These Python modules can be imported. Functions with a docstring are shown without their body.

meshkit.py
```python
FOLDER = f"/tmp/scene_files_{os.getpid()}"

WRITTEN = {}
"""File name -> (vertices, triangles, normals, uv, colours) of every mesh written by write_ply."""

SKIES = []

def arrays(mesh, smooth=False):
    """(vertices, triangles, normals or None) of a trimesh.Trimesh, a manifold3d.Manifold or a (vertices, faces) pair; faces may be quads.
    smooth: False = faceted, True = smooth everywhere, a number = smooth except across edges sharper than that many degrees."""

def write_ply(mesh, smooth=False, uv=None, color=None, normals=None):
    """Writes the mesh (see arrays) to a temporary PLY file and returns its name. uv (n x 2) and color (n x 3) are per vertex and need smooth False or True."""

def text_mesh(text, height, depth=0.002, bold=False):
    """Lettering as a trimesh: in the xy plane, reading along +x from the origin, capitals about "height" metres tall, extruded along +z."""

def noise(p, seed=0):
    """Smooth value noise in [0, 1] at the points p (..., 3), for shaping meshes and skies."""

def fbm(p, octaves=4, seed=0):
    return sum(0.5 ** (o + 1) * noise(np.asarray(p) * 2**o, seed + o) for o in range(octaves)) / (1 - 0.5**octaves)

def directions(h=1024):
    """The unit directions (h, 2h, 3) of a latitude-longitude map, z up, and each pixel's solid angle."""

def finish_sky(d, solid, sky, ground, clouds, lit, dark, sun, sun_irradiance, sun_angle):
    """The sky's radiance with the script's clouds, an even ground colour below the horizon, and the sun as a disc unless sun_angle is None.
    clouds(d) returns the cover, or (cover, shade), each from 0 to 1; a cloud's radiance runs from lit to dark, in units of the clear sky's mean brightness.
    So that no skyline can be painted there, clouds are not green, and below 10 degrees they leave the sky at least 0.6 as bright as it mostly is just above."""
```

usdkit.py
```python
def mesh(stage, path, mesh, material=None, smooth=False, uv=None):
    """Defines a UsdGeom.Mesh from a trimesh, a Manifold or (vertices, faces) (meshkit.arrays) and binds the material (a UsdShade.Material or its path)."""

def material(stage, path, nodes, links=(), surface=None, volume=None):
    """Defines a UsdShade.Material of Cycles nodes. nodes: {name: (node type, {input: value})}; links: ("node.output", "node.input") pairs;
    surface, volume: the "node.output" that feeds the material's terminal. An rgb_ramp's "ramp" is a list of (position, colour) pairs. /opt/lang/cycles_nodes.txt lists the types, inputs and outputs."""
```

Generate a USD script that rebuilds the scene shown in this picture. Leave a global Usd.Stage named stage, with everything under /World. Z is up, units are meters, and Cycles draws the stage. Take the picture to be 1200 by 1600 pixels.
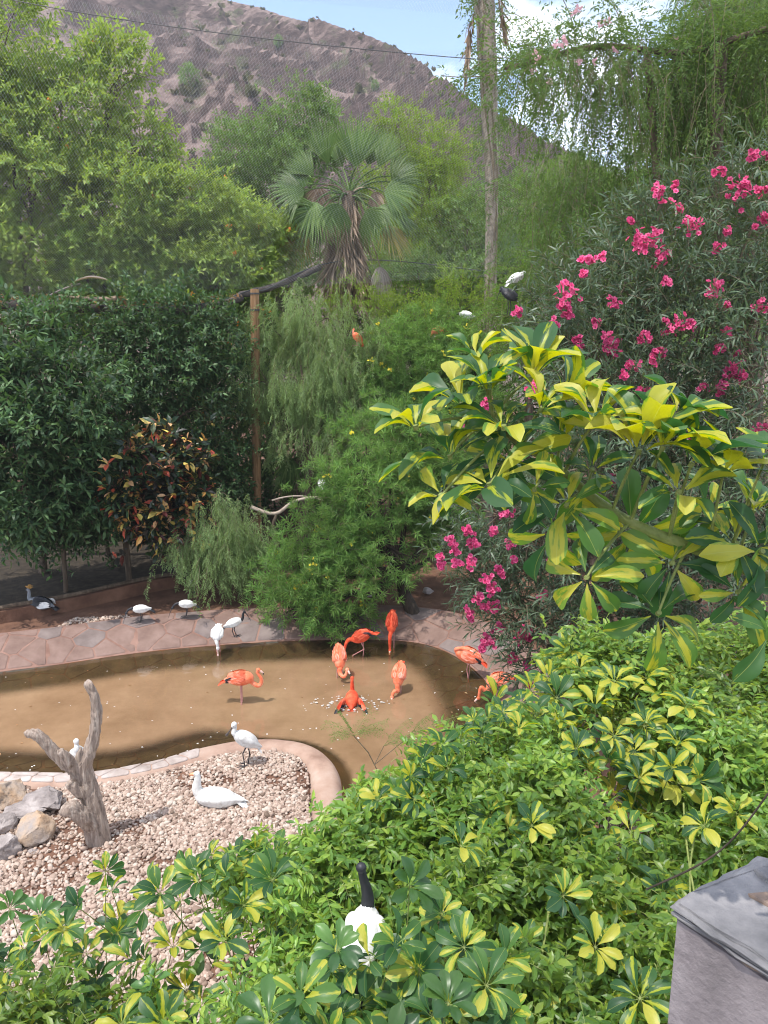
import math, random
import numpy as np, trimesh, manifold3d as m3, shapely, usdkit, meshkit
from shapely.geometry import Polygon, LineString, Point
from scipy.spatial import Voronoi
from pxr import Usd, UsdGeom, UsdLux, UsdShade, Gf, Sdf, Vt

# ------------------------------------------------------------------ camera, sky, sun, exposure
stage = Usd.Stage.CreateInMemory()
UsdGeom.SetStageUpAxis(stage, 'Z'); UsdGeom.SetStageMetersPerUnit(stage, 1.0)
UsdGeom.Xform.Define(stage, '/World'); UsdGeom.Scope.Define(stage, '/World/Looks')
CAM = np.array([0, 0, 6.0]); FPX = 1164.0; PITCH = math.radians(11.65)
EXPOSURE = 1.12
cam = UsdGeom.Camera.Define(stage, '/World/camera')
cam.CreateHorizontalApertureAttr(36.0); cam.CreateVerticalApertureAttr(48.0)
cam.CreateFocalLengthAttr(36.0 * FPX / 1200.0); cam.CreateClippingRangeAttr((0.05, 5000.0))
cam.CreateExposureAttr(EXPOSURE)
cam.AddTranslateOp().Set(Gf.Vec3d(*CAM)); cam.AddRotateXOp().Set(90.0 - math.degrees(PITCH))

SUN = np.array([-0.28, -0.26, 0.92]); SUN /= np.linalg.norm(SUN)      # towards the sun
sky_mat = usdkit.material(stage, '/World/Looks/sky', {
    'tc': ('texture_coordinate', {}),
    'sky': ('sky_texture', {'sky_type': 'single_scattering', 'sun_disc': False, 'sun_elevation': math.asin(SUN[2]), 'sun_rotation': math.atan2(SUN[0], SUN[1]), 'altitude': 300.0}),
    'map': ('mapping', {'scale': (1.0, 1.0, 2.2), 'location': (5.0, 3.1, 0.6)}),
    'n': ('noise_texture', {'scale': 2.3, 'detail': 7.0, 'roughness': 0.55}),
    'r': ('rgb_ramp', {'ramp': [(0.0, (0, 0, 0)), (0.46, (0, 0, 0)), (0.60, (1, 1, 1)), (1.0, (1, 1, 1))]}),
    'mix': ('mix_color', {'b': (10.5, 10.6, 11.0), 'use_clamp': True}),
    'bg': ('background_shader', {'strength': 0.14})},
    [('tc.generated', 'map.vector'), ('map.vector', 'n.vector'), ('n.fac', 'r.fac'), ('r.color', 'mix.fac'), ('sky.color', 'mix.a'), ('mix.result', 'bg.color')], surface='bg.background')
dome = UsdLux.DomeLight.Define(stage, '/World/sky'); dome.CreateIntensityAttr(1.0)
UsdShade.MaterialBindingAPI.Apply(dome.GetPrim()).Bind(sky_mat)
dome.GetPrim().SetCustomDataByKey('kind', 'structure')
sun = UsdLux.DistantLight.Define(stage, '/World/sun')
sun.CreateNormalizeAttr(True); sun.CreateIntensityAttr(0.64); sun.CreateAngleAttr(0.6); sun.CreateColorAttr(Gf.Vec3f(1.0, 0.955, 0.88))
zz = SUN; xx = np.cross([0, 1, 0], zz); xx /= np.linalg.norm(xx); yy = np.cross(zz, xx)
sun.AddTransformOp().Set(Gf.Matrix4d(*[*xx, 0, *yy, 0, *zz, 0, 0, 0, 0, 1]))

# ------------------------------------------------------------------ geometry helpers
FWD = np.array([0, math.cos(PITCH), -math.sin(PITCH)]); UPV = np.array([0, math.sin(PITCH), math.cos(PITCH)])
UP = np.array([0, 0, 1.0])
rng = np.random.default_rng(11)

def ray(px, py):
    px, py = np.asarray(px, float), np.asarray(py, float)
    a, b = (px - 600) / FPX, (800 - py) / FPX
    return np.stack([a + 0 * b, FWD[1] + b * UPV[1] + 0 * a, FWD[2] + b * UPV[2] + 0 * a], -1)
def at(px, py, Y):
    d = ray(px, py); return CAM + d * (np.asarray(Y, float) / d[..., 1])[..., None]
def gnd(px, py, z=0.0):
    d = ray(px, py); return CAM + d * ((z - CAM[2]) / d[..., 2])[..., None]
def mpp(P): return float((np.asarray(P) - CAM) @ FWD) / FPX            # metres per picture unit at a point
def nrm(v): return v / np.maximum(np.linalg.norm(v, axis=-1, keepdims=True), 1e-9)

COUNT = {}; PER_LEAF = set(); TONES = np.random.default_rng(99)
class Node:
    def __init__(s, path, loc): s.path, s.loc = path, np.asarray(loc, float)
    @property
    def prim(s): return stage.GetPrimAtPath(s.path)
def fresh(parent, name):
    k = (parent, name); n = COUNT.get(k, 0); COUNT[k] = n + 1
    return f'{parent}/{name}' + (f'_{n:03d}' if n else '')
def tag(node, label=None, category=None, group=None, kind=None):
    p = node.prim
    for k, v in (('label', label), ('category', category), ('group', group), ('kind', kind)):
        if v: p.SetCustomDataByKey(k, v)
    return node
def thing(name, label, category, loc=(0, 0, 0), group=None):
    path = fresh('/World', name); x = UsdGeom.Xform.Define(stage, path); x.AddTranslateOp().Set(Gf.Vec3d(*map(float, loc)))
    return tag(Node(path, loc), label, category, group)
def put(name, mesh, mat, parent=None, smooth=False, uv=None, **cd):
    v, f = (mesh if isinstance(mesh, tuple) else (mesh.vertices, mesh.faces))
    loc = parent.loc if parent else np.zeros(3)
    path = fresh(parent.path if parent else '/World', name)
    m = usdkit.mesh(stage, path, (np.asarray(v) - loc, np.asarray(f)), mat, smooth=smooth, uv=uv)
    if mat.GetPath().name in PER_LEAF:                   # every blade gets its own tone
        from scipy.sparse import coo_matrix
        from scipy.sparse.csgraph import connected_components
        f = np.asarray(f); n = len(v); _, lab = connected_components(coo_matrix((np.ones(2 * len(f), np.int8), (np.r_[f[:, 0], f[:, 1]], np.r_[f[:, 1], f[:, 2]])), (n, n)), False)
        tone = TONES.random(lab.max() + 1)[lab]
        UsdGeom.PrimvarsAPI(m).CreatePrimvar('tone', Sdf.ValueTypeNames.FloatArray, 'vertex').Set(Vt.FloatArray.FromNumpy(tone.astype(np.float32)))
    return tag(Node(path, loc), **cd)
def join(parts):
    vs, fs, n = [], [], 0
    for p in parts:
        v, f = p if isinstance(p, tuple) else (p.vertices, p.faces)
        v, f = np.asarray(v), np.asarray(f)
        if f.ndim == 2 and f.shape[1] == 4: f = np.vstack([f[:, [0, 1, 2]], f[:, [0, 2, 3]]])
        vs.append(v); fs.append(f + n); n += len(v)
    return np.vstack(vs), np.vstack(fs)

def tube(pts, radii, sides=8, rough=0.0, seed=0, caps=True):
    p = np.asarray(pts, float); r = np.broadcast_to(np.asarray(radii, float), (len(p),))
    t = nrm(np.gradient(p, axis=0)); ref = np.array([0.31, 0.77, 0.55]) if abs(t[:, 2]).mean() > 0.6 else UP
    a = nrm(np.cross(t, ref)); b = np.cross(t, a)
    ang = np.arange(sides) * 2 * np.pi / sides
    off = np.cos(ang)[None, :, None] * a[:, None] + np.sin(ang)[None, :, None] * b[:, None]
    rr = r[:, None] * np.ones((1, sides))
    if rough: rr = rr * (1 + rough * (2 * meshkit.fbm(p[:, None] * 3.0 + off * 1.3 + seed, 3, seed) - 1))
    v = (p[:, None] + rr[..., None] * off).reshape(-1, 3)
    i, j = np.meshgrid(np.arange(len(p) - 1), np.arange(sides), indexing='ij')
    q = np.stack([i * sides + j, i * sides + (j + 1) % sides, (i + 1) * sides + (j + 1) % sides, (i + 1) * sides + j], -1).reshape(-1, 4)
    f = np.vstack([q[:, [0, 1, 2]], q[:, [0, 2, 3]]])
    if caps:
        n = len(v); v = np.vstack([v, p[0], p[-1]]); k = np.arange(sides); e = (len(p) - 1) * sides
        f = np.vstack([f, np.stack([np.full(sides, n), (k + 1) % sides, k], 1), np.stack([np.full(sides, n + 1), e + k, e + (k + 1) % sides], 1)])
    return v, f
def spline(pts, n=12):
    pts = np.asarray(pts, float)
    if len(pts) == 2: return np.linspace(pts[0], pts[1], n)
    from scipy.interpolate import make_interp_spline
    s = np.r_[0, np.cumsum(np.linalg.norm(np.diff(pts, axis=0), axis=1))]
    return make_interp_spline(s, pts, k=min(3, len(pts) - 1))(np.linspace(0, s[-1], n))
def limb(pts, r0, r1, n=12, sides=8, rough=0.12, seed=0):
    c = spline(pts, n); return tube(c, np.linspace(r0, r1, n), sides, rough, seed)
def box(c, size, rotz=0.0, bev=0.0):
    s = np.asarray(size, float)
    if bev:
        cs = m3.CrossSection.square((s[0] - 2 * bev, s[1] - 2 * bev), True).offset(bev, m3.JoinType.Round, 2, 8)
        core = m3.Manifold.batch_hull([m3.Manifold.cube(tuple(s - [2 * bev, 2 * bev, 0]), True), m3.Manifold.cube(tuple(s - [0, 2 * bev, 2 * bev]), True), m3.Manifold.cube(tuple(s - [2 * bev, 0, 2 * bev]), True)])
        mm = core.to_mesh(); m = trimesh.Trimesh(mm.vert_properties[:, :3], mm.tri_verts, process=False)
    else: m = trimesh.creation.box(s)
    m.apply_transform(trimesh.transformations.rotation_matrix(rotz, [0, 0, 1])); m.apply_translation(c)
    return m

# leaf shapes: (along, across, up) and faces
RHOMB = (np.array([[0, 0, 0], [.42, .5, .05], [1, 0, -.08], [.42, -.5, .05]]), np.array([[0, 3, 2], [0, 2, 1]]))
LANCE = (np.array([[0, 0, 0], [.3, .45, .05], [.3, -.45, .05], [.68, .38, .0], [.68, -.38, .0], [1, 0, -.12]]), np.array([[0, 2, 1], [1, 2, 4], [1, 4, 3], [3, 4, 5]]))
def grid_leaf(prof, rows, fold=.10, bend=-.18, tip=0):
    """A broad leaf blade: rows along, a midrib and two edges, folded along the midrib and curved."""
    a = np.linspace(0, 1, rows); w = np.interp(a, *zip(*prof)); V, F = [], []
    for ai, wi in zip(a, w):
        z = bend * ai ** 1.8 + .10 * math.sin(ai * math.pi)
        V += [[ai, -wi, z + fold * wi * 2], [ai, -wi * .5, z + fold * .6 * wi * 2], [ai, 0, z], [ai, wi * .5, z + fold * .6 * wi * 2], [ai, wi, z + fold * wi * 2]]
    for i in range(rows - 1):
        for j in range(4):
            k = i * 5 + j; F += [[k, k + 5, k + 1], [k + 1, k + 5, k + 6]]
    return np.array(V), np.array(F)
OBOV = grid_leaf([(0, .03), (.12, .08), (.4, .36), (.7, .5), (.88, .44), (.97, .24), (1, .08)], 8)
OBOV_S = grid_leaf([(0, .03), (.15, .1), (.65, .5), (.9, .35), (1, .06)], 5)
OVAL = (np.array([[0, 0, 0], [.25, .4, .05], [.25, -.4, .05], [.6, .46, .02], [.6, -.46, .02], [1, 0, -.14], [.25, 0, 0], [.6, 0, -.03]]),
        np.array([[0, 2, 6], [0, 6, 1], [2, 4, 7], [2, 7, 6], [6, 7, 3], [6, 3, 1], [4, 5, 7], [7, 5, 3]]))

def leaves(P, D, N, L, W, T=RHOMB):
    """One mesh of leaf blades: P base points, D directions, N upper sides."""
    P = np.asarray(P, float).reshape(-1, 3); n = len(P)
    D = nrm(np.broadcast_to(D, (n, 3)).reshape(-1, 3)); N = np.broadcast_to(N, (n, 3)).reshape(-1, 3)
    N = nrm(N - D * (N * D).sum(-1, keepdims=True)); S = np.cross(N, D)
    L = np.broadcast_to(L, (n,)).reshape(-1, 1, 1); W = np.broadcast_to(W, (n,)).reshape(-1, 1, 1)
    t, f = T
    v = P[:, None] + D[:, None] * t[None, :, :1] * L + S[:, None] * t[None, :, 1:2] * W + N[:, None] * t[None, :, 2:] * L
    F = f[None] + (np.arange(n) * len(t))[:, None, None]
    return v.reshape(-1, 3), F.reshape(-1, 3)
def leaf_uv(n, T): return np.tile(T[0][:, :2] * [1, 1] + [0, .5], (n, 1))
def randdir(n, r=rng): return nrm(r.normal(size=(n, 3)))
def perp(D):
    ref = np.where(np.abs(D[:, 2:]) > .95, [1.0, 0, 0], [0, 0, 1.0]); A = nrm(np.cross(D, ref)); return A, np.cross(D, A)

def sprays(P, D, length, k, L, W, spread=55, mode='spiral', sag=.25, up=.8, T=RHOMB, jit=.25, r=rng, start=.12, stem=0.0):
    """Twigs at P along D carrying k leaves each; returns the leaf mesh (and the twig stems)."""
    n = len(P); D = nrm(D); A, B = perp(D)
    length = np.broadcast_to(length, (n,)) * r.uniform(.75, 1.25, n)
    t = np.linspace(start, 1, k)[None] * np.ones((n, 1)) + r.normal(0, .02, (n, k))
    pos = P[:, None] + D[:, None] * (t * length[:, None])[..., None] - UP * (sag * length[:, None] * t ** 2)[..., None]
    if mode == 'spiral':
        az = np.arange(k)[None] * 2.4 + r.uniform(0, 6.28, (n, 1)) + r.normal(0, jit, (n, k))
    else:
        az = (np.arange(k)[None] % 2) * np.pi + r.normal(0, jit, (n, k)) + (r.normal(0, .5, (n, 1)) if mode == 'flat' else r.uniform(0, 6.28, (n, 1)))
    sp = np.radians(spread) * (1 + r.normal(0, .12, (n, k))) * np.where(t > .93, .35, 1)
    rad = A[:, None] * np.cos(az)[..., None] + B[:, None] * np.sin(az)[..., None]
    tang = nrm(D[:, None] - UP * (2 * sag * t)[..., None])
    ld = tang * np.cos(sp)[..., None] + rad * np.sin(sp)[..., None] + r.normal(0, .10, (n, k, 3))
    N = up * UP + r.normal(0, .35, (n, k, 3)) + .3 * tang
    sc = r.uniform(.7, 1.2, (n, k))
    m = leaves(pos, ld.reshape(-1, 3), N.reshape(-1, 3), (L * sc).ravel(), (W * sc).ravel(), T)
    if not stem: return m
    tt = np.linspace(0, 1, 4)[None] * np.ones((n, 1))
    c = P[:, None] + D[:, None] * (tt * length[:, None])[..., None] - UP * (sag * length[:, None] * tt ** 2)[..., None]
    return m, ribbons(c, stem, A)
def ribbons(c, w, side):
    """Thin three-sided stems through the points c (n, k, 3)."""
    n, k, _ = c.shape; side = nrm(np.broadcast_to(side, (n, 3)))
    t = nrm(c[:, -1] - c[:, 0]); s2 = nrm(np.cross(t, side)); offs = []
    for a in (0, 2.1, 4.2): offs.append(side * math.cos(a) + s2 * math.sin(a))
    taper = np.linspace(1, .5, k)[None, :, None]
    v = np.stack([c + (o[:, None] * w * .5) * taper for o in offs], 2).reshape(-1, 3)   # n,k,3
    idx = np.arange(n * k * 3).reshape(n, k, 3); F = []
    for j in range(3):
        a, b = idx[:, :-1, j], idx[:, :-1, (j + 1) % 3]; cc, d = idx[:, 1:, (j + 1) % 3], idx[:, 1:, j]
        F += [np.stack([a, b, cc], -1).reshape(-1, 3), np.stack([a, cc, d], -1).reshape(-1, 3)]
    return v, np.vstack(F)

class Blob:
    def __init__(s, px, py, rx, ry, Y, rd=None):
        s.c = at(px, py, Y); k = mpp(s.c); s.r = np.array([rx * k, (rd if rd else .5 * (rx + ry)) * k, ry * k])
def crown_points(blobs, n, shell=.28, gap=.40, gscale=1.1, seed=0, cull=True, tuft=6, tr=.24):
    """n twig points through the blobs' outer shells, with gaps and clumps; returns points and outward directions."""
    r = np.random.default_rng(1000 + seed)
    vol = np.array([(b.r[0] * b.r[1] + b.r[0] * b.r[2] + b.r[1] * b.r[2]) for b in blobs]); pr = vol / vol.sum()
    m = int(n * 2.6); which = r.choice(len(blobs), m, p=pr); d = randdir(m, r)
    rad = 1 - np.abs(r.normal(0, shell, m)); rad = np.clip(rad, .05, 1.05)
    C = np.array([b.c for b in blobs])[which]; R = np.array([b.r for b in blobs])[which]
    lump = .82 + .36 * meshkit.noise((C + d * R) * 1.7 + seed * 7.3, seed)
    P = C + d * R * (rad * lump)[:, None]
    keep = meshkit.fbm(P * gscale + seed * 3.1, 3, seed) > gap
    if cull:                                             # not deep inside another blob
        for b in blobs: keep &= ~((((P - b.c) / b.r) ** 2).sum(1) < .22)
    idx = np.nonzero(keep)[0][:n]; P, O = P[idx], nrm(d[idx] / R[idx])
    if tuft > 1:                                         # leaves gather in tufts at the branch ends
        nc = max(8, len(P) // tuft); c = np.repeat(np.arange(nc), tuft); sz = np.exp(r.normal(0, .3, nc))[c][:, None]
        P, O = P[:nc][c] + r.normal(0, 1, (len(c), 3)) * tr * sz * [1, 1, .8], nrm(O[:nc][c] + .5 * randdir(len(c), r))
    return P, O
def limbs_to(base, blobs, r0, seed=0, fork=.45):
    """A tapered trunk and limbs that reach into each blob; returns (trunk mesh, limb meshes)."""
    r = np.random.default_rng(seed); base = np.asarray(base, float)
    top = np.mean([b.c for b in blobs], 0); forkp = base + (top - base) * fork + r.normal(0, .1, 3)
    mid = (base + forkp) / 2 + r.normal(0, .08, 3)
    tr = limb([base - [0, 0, .2], mid, forkp], r0, r0 * .72, 12, 9, .25, seed); out = []
    for b in blobs:
        m = (forkp + b.c) / 2 + r.normal(0, .18, 3) + [0, 0, -.1]
        out.append(limb([forkp, m, b.c], r0 * .5, r0 * .12, 9, 6, .2, seed))
        for _ in range(4):
            e = b.c + randdir(1, r)[0] * b.r * .8
            out.append(limb([b.c * .6 + m * .4, (b.c + e) / 2 + r.normal(0, .05, 3), e], r0 * .16, r0 * .04, 6, 5, .1, seed))
    return tr, out

# ------------------------------------------------------------------ materials
LOOK = '/World/Looks/'
def mat_leaf(name, cols, trans=None, tfac=.32, rough=.5, spec=.32, smooth=True):
    """Leaf material: each blade takes its own tone from cols; light passes through."""
    PER_LEAF.add(name); trans = trans or tuple(min(1, c * f) for c, f in zip(cols[len(cols) // 2], (1.9, 1.7, .9)))
    return usdkit.material(stage, LOOK + name, {
        'g': ('geometry', {}), 'fr': ('attribute', {'attribute': 'tone'}),
        'r': ('rgb_ramp', {'interpolate': smooth, 'ramp': [(i / (len(cols) - 1 if smooth else len(cols)), c) for i, c in enumerate(cols)]}),
        'n': ('noise_texture', {'scale': .9, 'detail': 2.0}), 'nm': ('map_range', {'from_min': .3, 'from_max': .7, 'to_min': .58, 'to_max': 1.42}),
        'mul': ('vector_math', {'math_type': 'scale'}),
        'p': ('principled_bsdf', {'roughness': rough, 'specular_ior_level': spec}),
        't': ('translucent_bsdf', {'color': trans}), 'mx': ('mix_closure', {'fac': tfac})},
        [('fr.fac', 'r.fac'), ('g.position', 'n.vector'), ('n.fac', 'nm.value'),
         ('r.color', 'mul.vector1'), ('nm.result', 'mul.scale'), ('mul.vector', 'p.base_color'), ('p.BSDF', 'mx.closure1'), ('t.BSDF', 'mx.closure2')], surface='mx.closure')
def mat_noise(name, cols, scale=4.0, rough=.8, bump=.3, detail=6.0, dist=.02, stretch=(1, 1, 1), spec=.3, coords='position', bscale=None):
    src = ('g.position' if coords == 'position' else 'tc.object')
    return usdkit.material(stage, LOOK + name, {
        'g': ('geometry', {}), 'tc': ('texture_coordinate', {}), 'm': ('mapping', {'scale': stretch}),
        'n': ('noise_texture', {'scale': scale, 'detail': detail, 'roughness': .6}), 'n2': ('noise_texture', {'scale': bscale or scale * 4, 'detail': 5.0, 'roughness': .65}),
        'r': ('rgb_ramp', {'ramp': [(.28 + .44 * i / (len(cols) - 1), c) for i, c in enumerate(cols)]}),
        'b': ('bump', {'strength': bump, 'distance': dist}), 'p': ('principled_bsdf', {'roughness': rough, 'specular_ior_level': spec})},
        [(src, 'm.vector'), ('m.vector', 'n.vector'), ('m.vector', 'n2.vector'), ('n.fac', 'r.fac'), ('r.color', 'p.base_color'), ('n2.fac', 'b.height'), ('b.normal', 'p.normal')], surface='p.BSDF')
def mat_plain(name, col, rough=.6, spec=.4, var=.12, scale=14.0):
    c = np.array(col); return mat_noise(name, [tuple(c * (1 - var)), tuple(c), tuple(np.minimum(1, c * (1 + var)))], scale, rough, .15, 3.0, .004, spec=spec)

def mat_variegated(name, bias):
    """Schefflera blades: dark green with a yellow heart that reaches unevenly from the midrib."""
    PER_LEAF.add(name)
    return usdkit.material(stage, LOOK + name, {
        'uv': ('uvmap', {'attribute': 'st'}), 'fr': ('attribute', {'attribute': 'tone'}),
        'sx': ('separate_xyz', {}), 'vy': ('math', {'math_type': 'subtract', 'value2': .5}), 'ab': ('math', {'math_type': 'absolute'}),
        'rs': ('math', {'math_type': 'multiply', 'value2': 37.0}), 'cx': ('combine_xyz', {}), 'mp': ('mapping', {'scale': (1.9, 3.6, 1.0)}),
        'n': ('noise_texture', {'scale': 1.0, 'detail': 4.0, 'roughness': .58}),
        'edge': ('map_range', {'from_min': .10, 'from_max': .46, 'to_min': .07, 'to_max': -.20}),
        's1': ('math', {'math_type': 'add'}), 'rb': ('map_range', {'from_min': 0, 'from_max': 1, 'to_min': bias - .22, 'to_max': bias + .22}), 's2': ('math', {'math_type': 'add'}),
        'ss': ('map_range', {'range_type': 'smoothstep', 'from_min': .51, 'from_max': .61, 'to_min': 0.0, 'to_max': 1.0, 'clamp': True}),
        'rg': ('rgb_ramp', {'ramp': [(0, (.025, .075, .028)), (.4, (.05, .125, .030)), (.75, (.10, .20, .036)), (1, (.17, .29, .045))]}),
        'ry': ('rgb_ramp', {'ramp': [(0, (.25, .31, .020)), (.5, (.36, .37, .028)), (1, (.42, .40, .06))]}),
        'mx': ('mix_color', {}), 'vn': ('math', {'math_type': 'multiply', 'value2': 1.0}),
        'rib': ('map_range', {'from_min': .0, 'from_max': .018, 'to_min': .55, 'to_max': 0.0, 'clamp': True}), 'mr': ('mix_color', {'b': (.42, .46, .12)}),
        'p': ('principled_bsdf', {'roughness': .44, 'specular_ior_level': .4}), 'tl': ('hsv', {'saturation': 1.15, 'value': 1.35}), 't': ('translucent_bsdf', {}), 'mc': ('mix_closure', {'fac': .42})},
        [('uv.UV', 'sx.vector'), ('sx.y', 'vy.value1'), ('vy.value', 'ab.value1'),
         ('fr.fac', 'rs.value1'), ('sx.x', 'cx.x'), ('sx.y', 'cx.y'), ('rs.value', 'cx.z'), ('cx.vector', 'mp.vector'), ('mp.vector', 'n.vector'), ('ab.value', 'edge.value'),
         ('n.fac', 's1.value1'), ('edge.result', 's1.value2'), ('fr.fac', 'rb.value'), ('s1.value', 's2.value1'), ('rb.result', 's2.value2'), ('s2.value', 'ss.value'),
         ('fr.fac', 'rg.fac'), ('fr.fac', 'ry.fac'), ('ss.result', 'mx.fac'), ('rg.color', 'mx.a'), ('ry.color', 'mx.b'), ('ab.value', 'rib.value'), ('rib.result', 'mr.fac'), ('mx.result', 'mr.a'),
         ('mr.result', 'p.base_color'), ('mr.result', 'tl.color'), ('tl.color', 't.color'), ('p.BSDF', 'mc.closure1'), ('t.BSDF', 'mc.closure2')], surface='mc.closure')

M = {}
M['leaf_sunny'] = mat_leaf('leaf_sunny', [(.075, .145, .028), (.125, .21, .042), (.19, .28, .06), (.27, .34, .085)], tfac=.42)
M['leaf_mid'] = mat_leaf('leaf_mid', [(.06, .125, .032), (.10, .18, .048), (.15, .24, .07)])
M['leaf_lime'] = mat_leaf('leaf_lime', [(.08, .15, .018), (.14, .23, .025), (.21, .29, .045)], tfac=.42)
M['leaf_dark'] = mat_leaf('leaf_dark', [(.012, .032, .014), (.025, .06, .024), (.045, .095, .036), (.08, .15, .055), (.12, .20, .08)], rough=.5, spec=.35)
M['leaf_weep'] = mat_leaf('leaf_weep', [(.12, .19, .08), (.175, .26, .11), (.24, .33, .145)], tfac=.46)
M['leaf_thev'] = mat_leaf('leaf_thev', [(.045, .115, .03), (.085, .18, .045), (.135, .25, .065), (.19, .31, .09)], rough=.42, tfac=.36)
M['leaf_feather'] = mat_leaf('leaf_feather', [(.06, .13, .026), (.10, .19, .036), (.15, .25, .055)], tfac=.44)
M['leaf_vine'] = mat_leaf('leaf_vine', [(.055, .11, .03), (.085, .15, .04), (.13, .20, .06)], tfac=.45)
M['leaf_olea'] = mat_leaf('leaf_olea', [(.04, .075, .035), (.07, .11, .06), (.115, .155, .10)], tfac=.24, rough=.45, spec=.45)
M['leaf_jas'] = mat_leaf('leaf_jas', [(.03, .085, .018), (.07, .155, .026), (.13, .235, .036), (.19, .30, .05), (.25, .34, .06), (.07, .15, .026), (.045, .11, .022), (.10, .20, .032), (.035, .09, .02)], rough=.40, spec=.42, tfac=.42)
M['leaf_umb'] = mat_leaf('leaf_umb', [(.03, .085, .03), (.055, .13, .035), (.10, .20, .045)], rough=.36, spec=.45, tfac=.35)
M['leaf_croton'] = mat_leaf('leaf_croton', [(.014, .026, .014), (.018, .04, .014), (.02, .018, .014), (.012, .028, .016), (.02, .02, .016), (.09, .018, .016), (.018, .05, .014), (.60, .32, .09), (.03, .045, .012), (.50, .10, .06), (.62, .48, .12), (.62, .36, .18), (.012, .03, .018), (.012,.03,.016), (.016,.035,.014)], trans=(.10,.07,.02), rough=.35, spec=.45, tfac=.15, smooth=False)
M['scrub'] = mat_leaf('scrub', [(.06, .06, .035), (.09, .095, .05), (.15, .125, .085)], tfac=.1, rough=.9, spec=.1)
M['leaf_dead'] = mat_leaf('leaf_dead', [(.12, .065, .03), (.24, .13, .06), (.38, .25, .13)], tfac=.15, rough=.8, spec=.2)
M['palm_green'] = mat_leaf('palm_green', [(.045, .09, .022), (.075, .13, .032), (.12, .18, .05)], rough=.5, spec=.3, tfac=.3)
M['palm_yellow'] = mat_leaf('palm_yellow', [(.10, .12, .03), (.24, .20, .05), (.35, .27, .08)], rough=.5, tfac=.3)
M['palm_dead'] = mat_leaf('palm_dead', [(.10, .07, .05), (.20, .145, .105), (.32, .245, .18)], rough=.85, spec=.15, tfac=.12)
M['palm_grey'] = mat_leaf('palm_grey', [(.20, .16, .14), (.30, .25, .22), (.40, .34, .30)], rough=.85, spec=.15, tfac=.12)
M['petal_pink'] = mat_leaf('petal_pink', [(.46, .035, .13), (.62, .075, .21), (.70, .15, .30)], trans=(.75, .10, .28), rough=.55, spec=.25, tfac=.3)
M['petal_pale'] = mat_leaf('petal_pale', [(.52, .28, .32), (.64, .38, .42)], trans=(.7, .45, .5), rough=.6, spec=.2, tfac=.3)
M['petal_yellow'] = mat_leaf('petal_yellow', [(.62, .52, .04), (.75, .62, .08)], trans=(.7, .6, .1), rough=.6, spec=.2, tfac=.3)
M['petal_orange'] = mat_leaf('petal_orange', [(.6, .16, .03), (.7, .27, .05)], trans=(.7, .3, .06), rough=.6, spec=.2, tfac=.3)
M['varieg'] = mat_variegated('varieg', .035)
M['varieg_more'] = mat_variegated('varieg_more', .075)
M['varieg_less'] = mat_variegated('varieg_less', -.12)
M['bark'] = mat_noise('bark', [(.05, .035, .025), (.12, .09, .065), (.2, .15, .11)], 5, .9, .6, stretch=(2.5, 2.5, .5))
M['bark_dark'] = mat_noise('bark_dark', [(.02, .016, .012), (.05, .038, .028), (.08, .06, .045)], 6, .9, .6, stretch=(2, 2, .5))
M['bark_pale'] = mat_noise('bark_pale', [(.14, .11, .085), (.26, .215, .17), (.36, .31, .26)], 6, .9, .7, stretch=(1.2, 1.2, 2.0))
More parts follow.
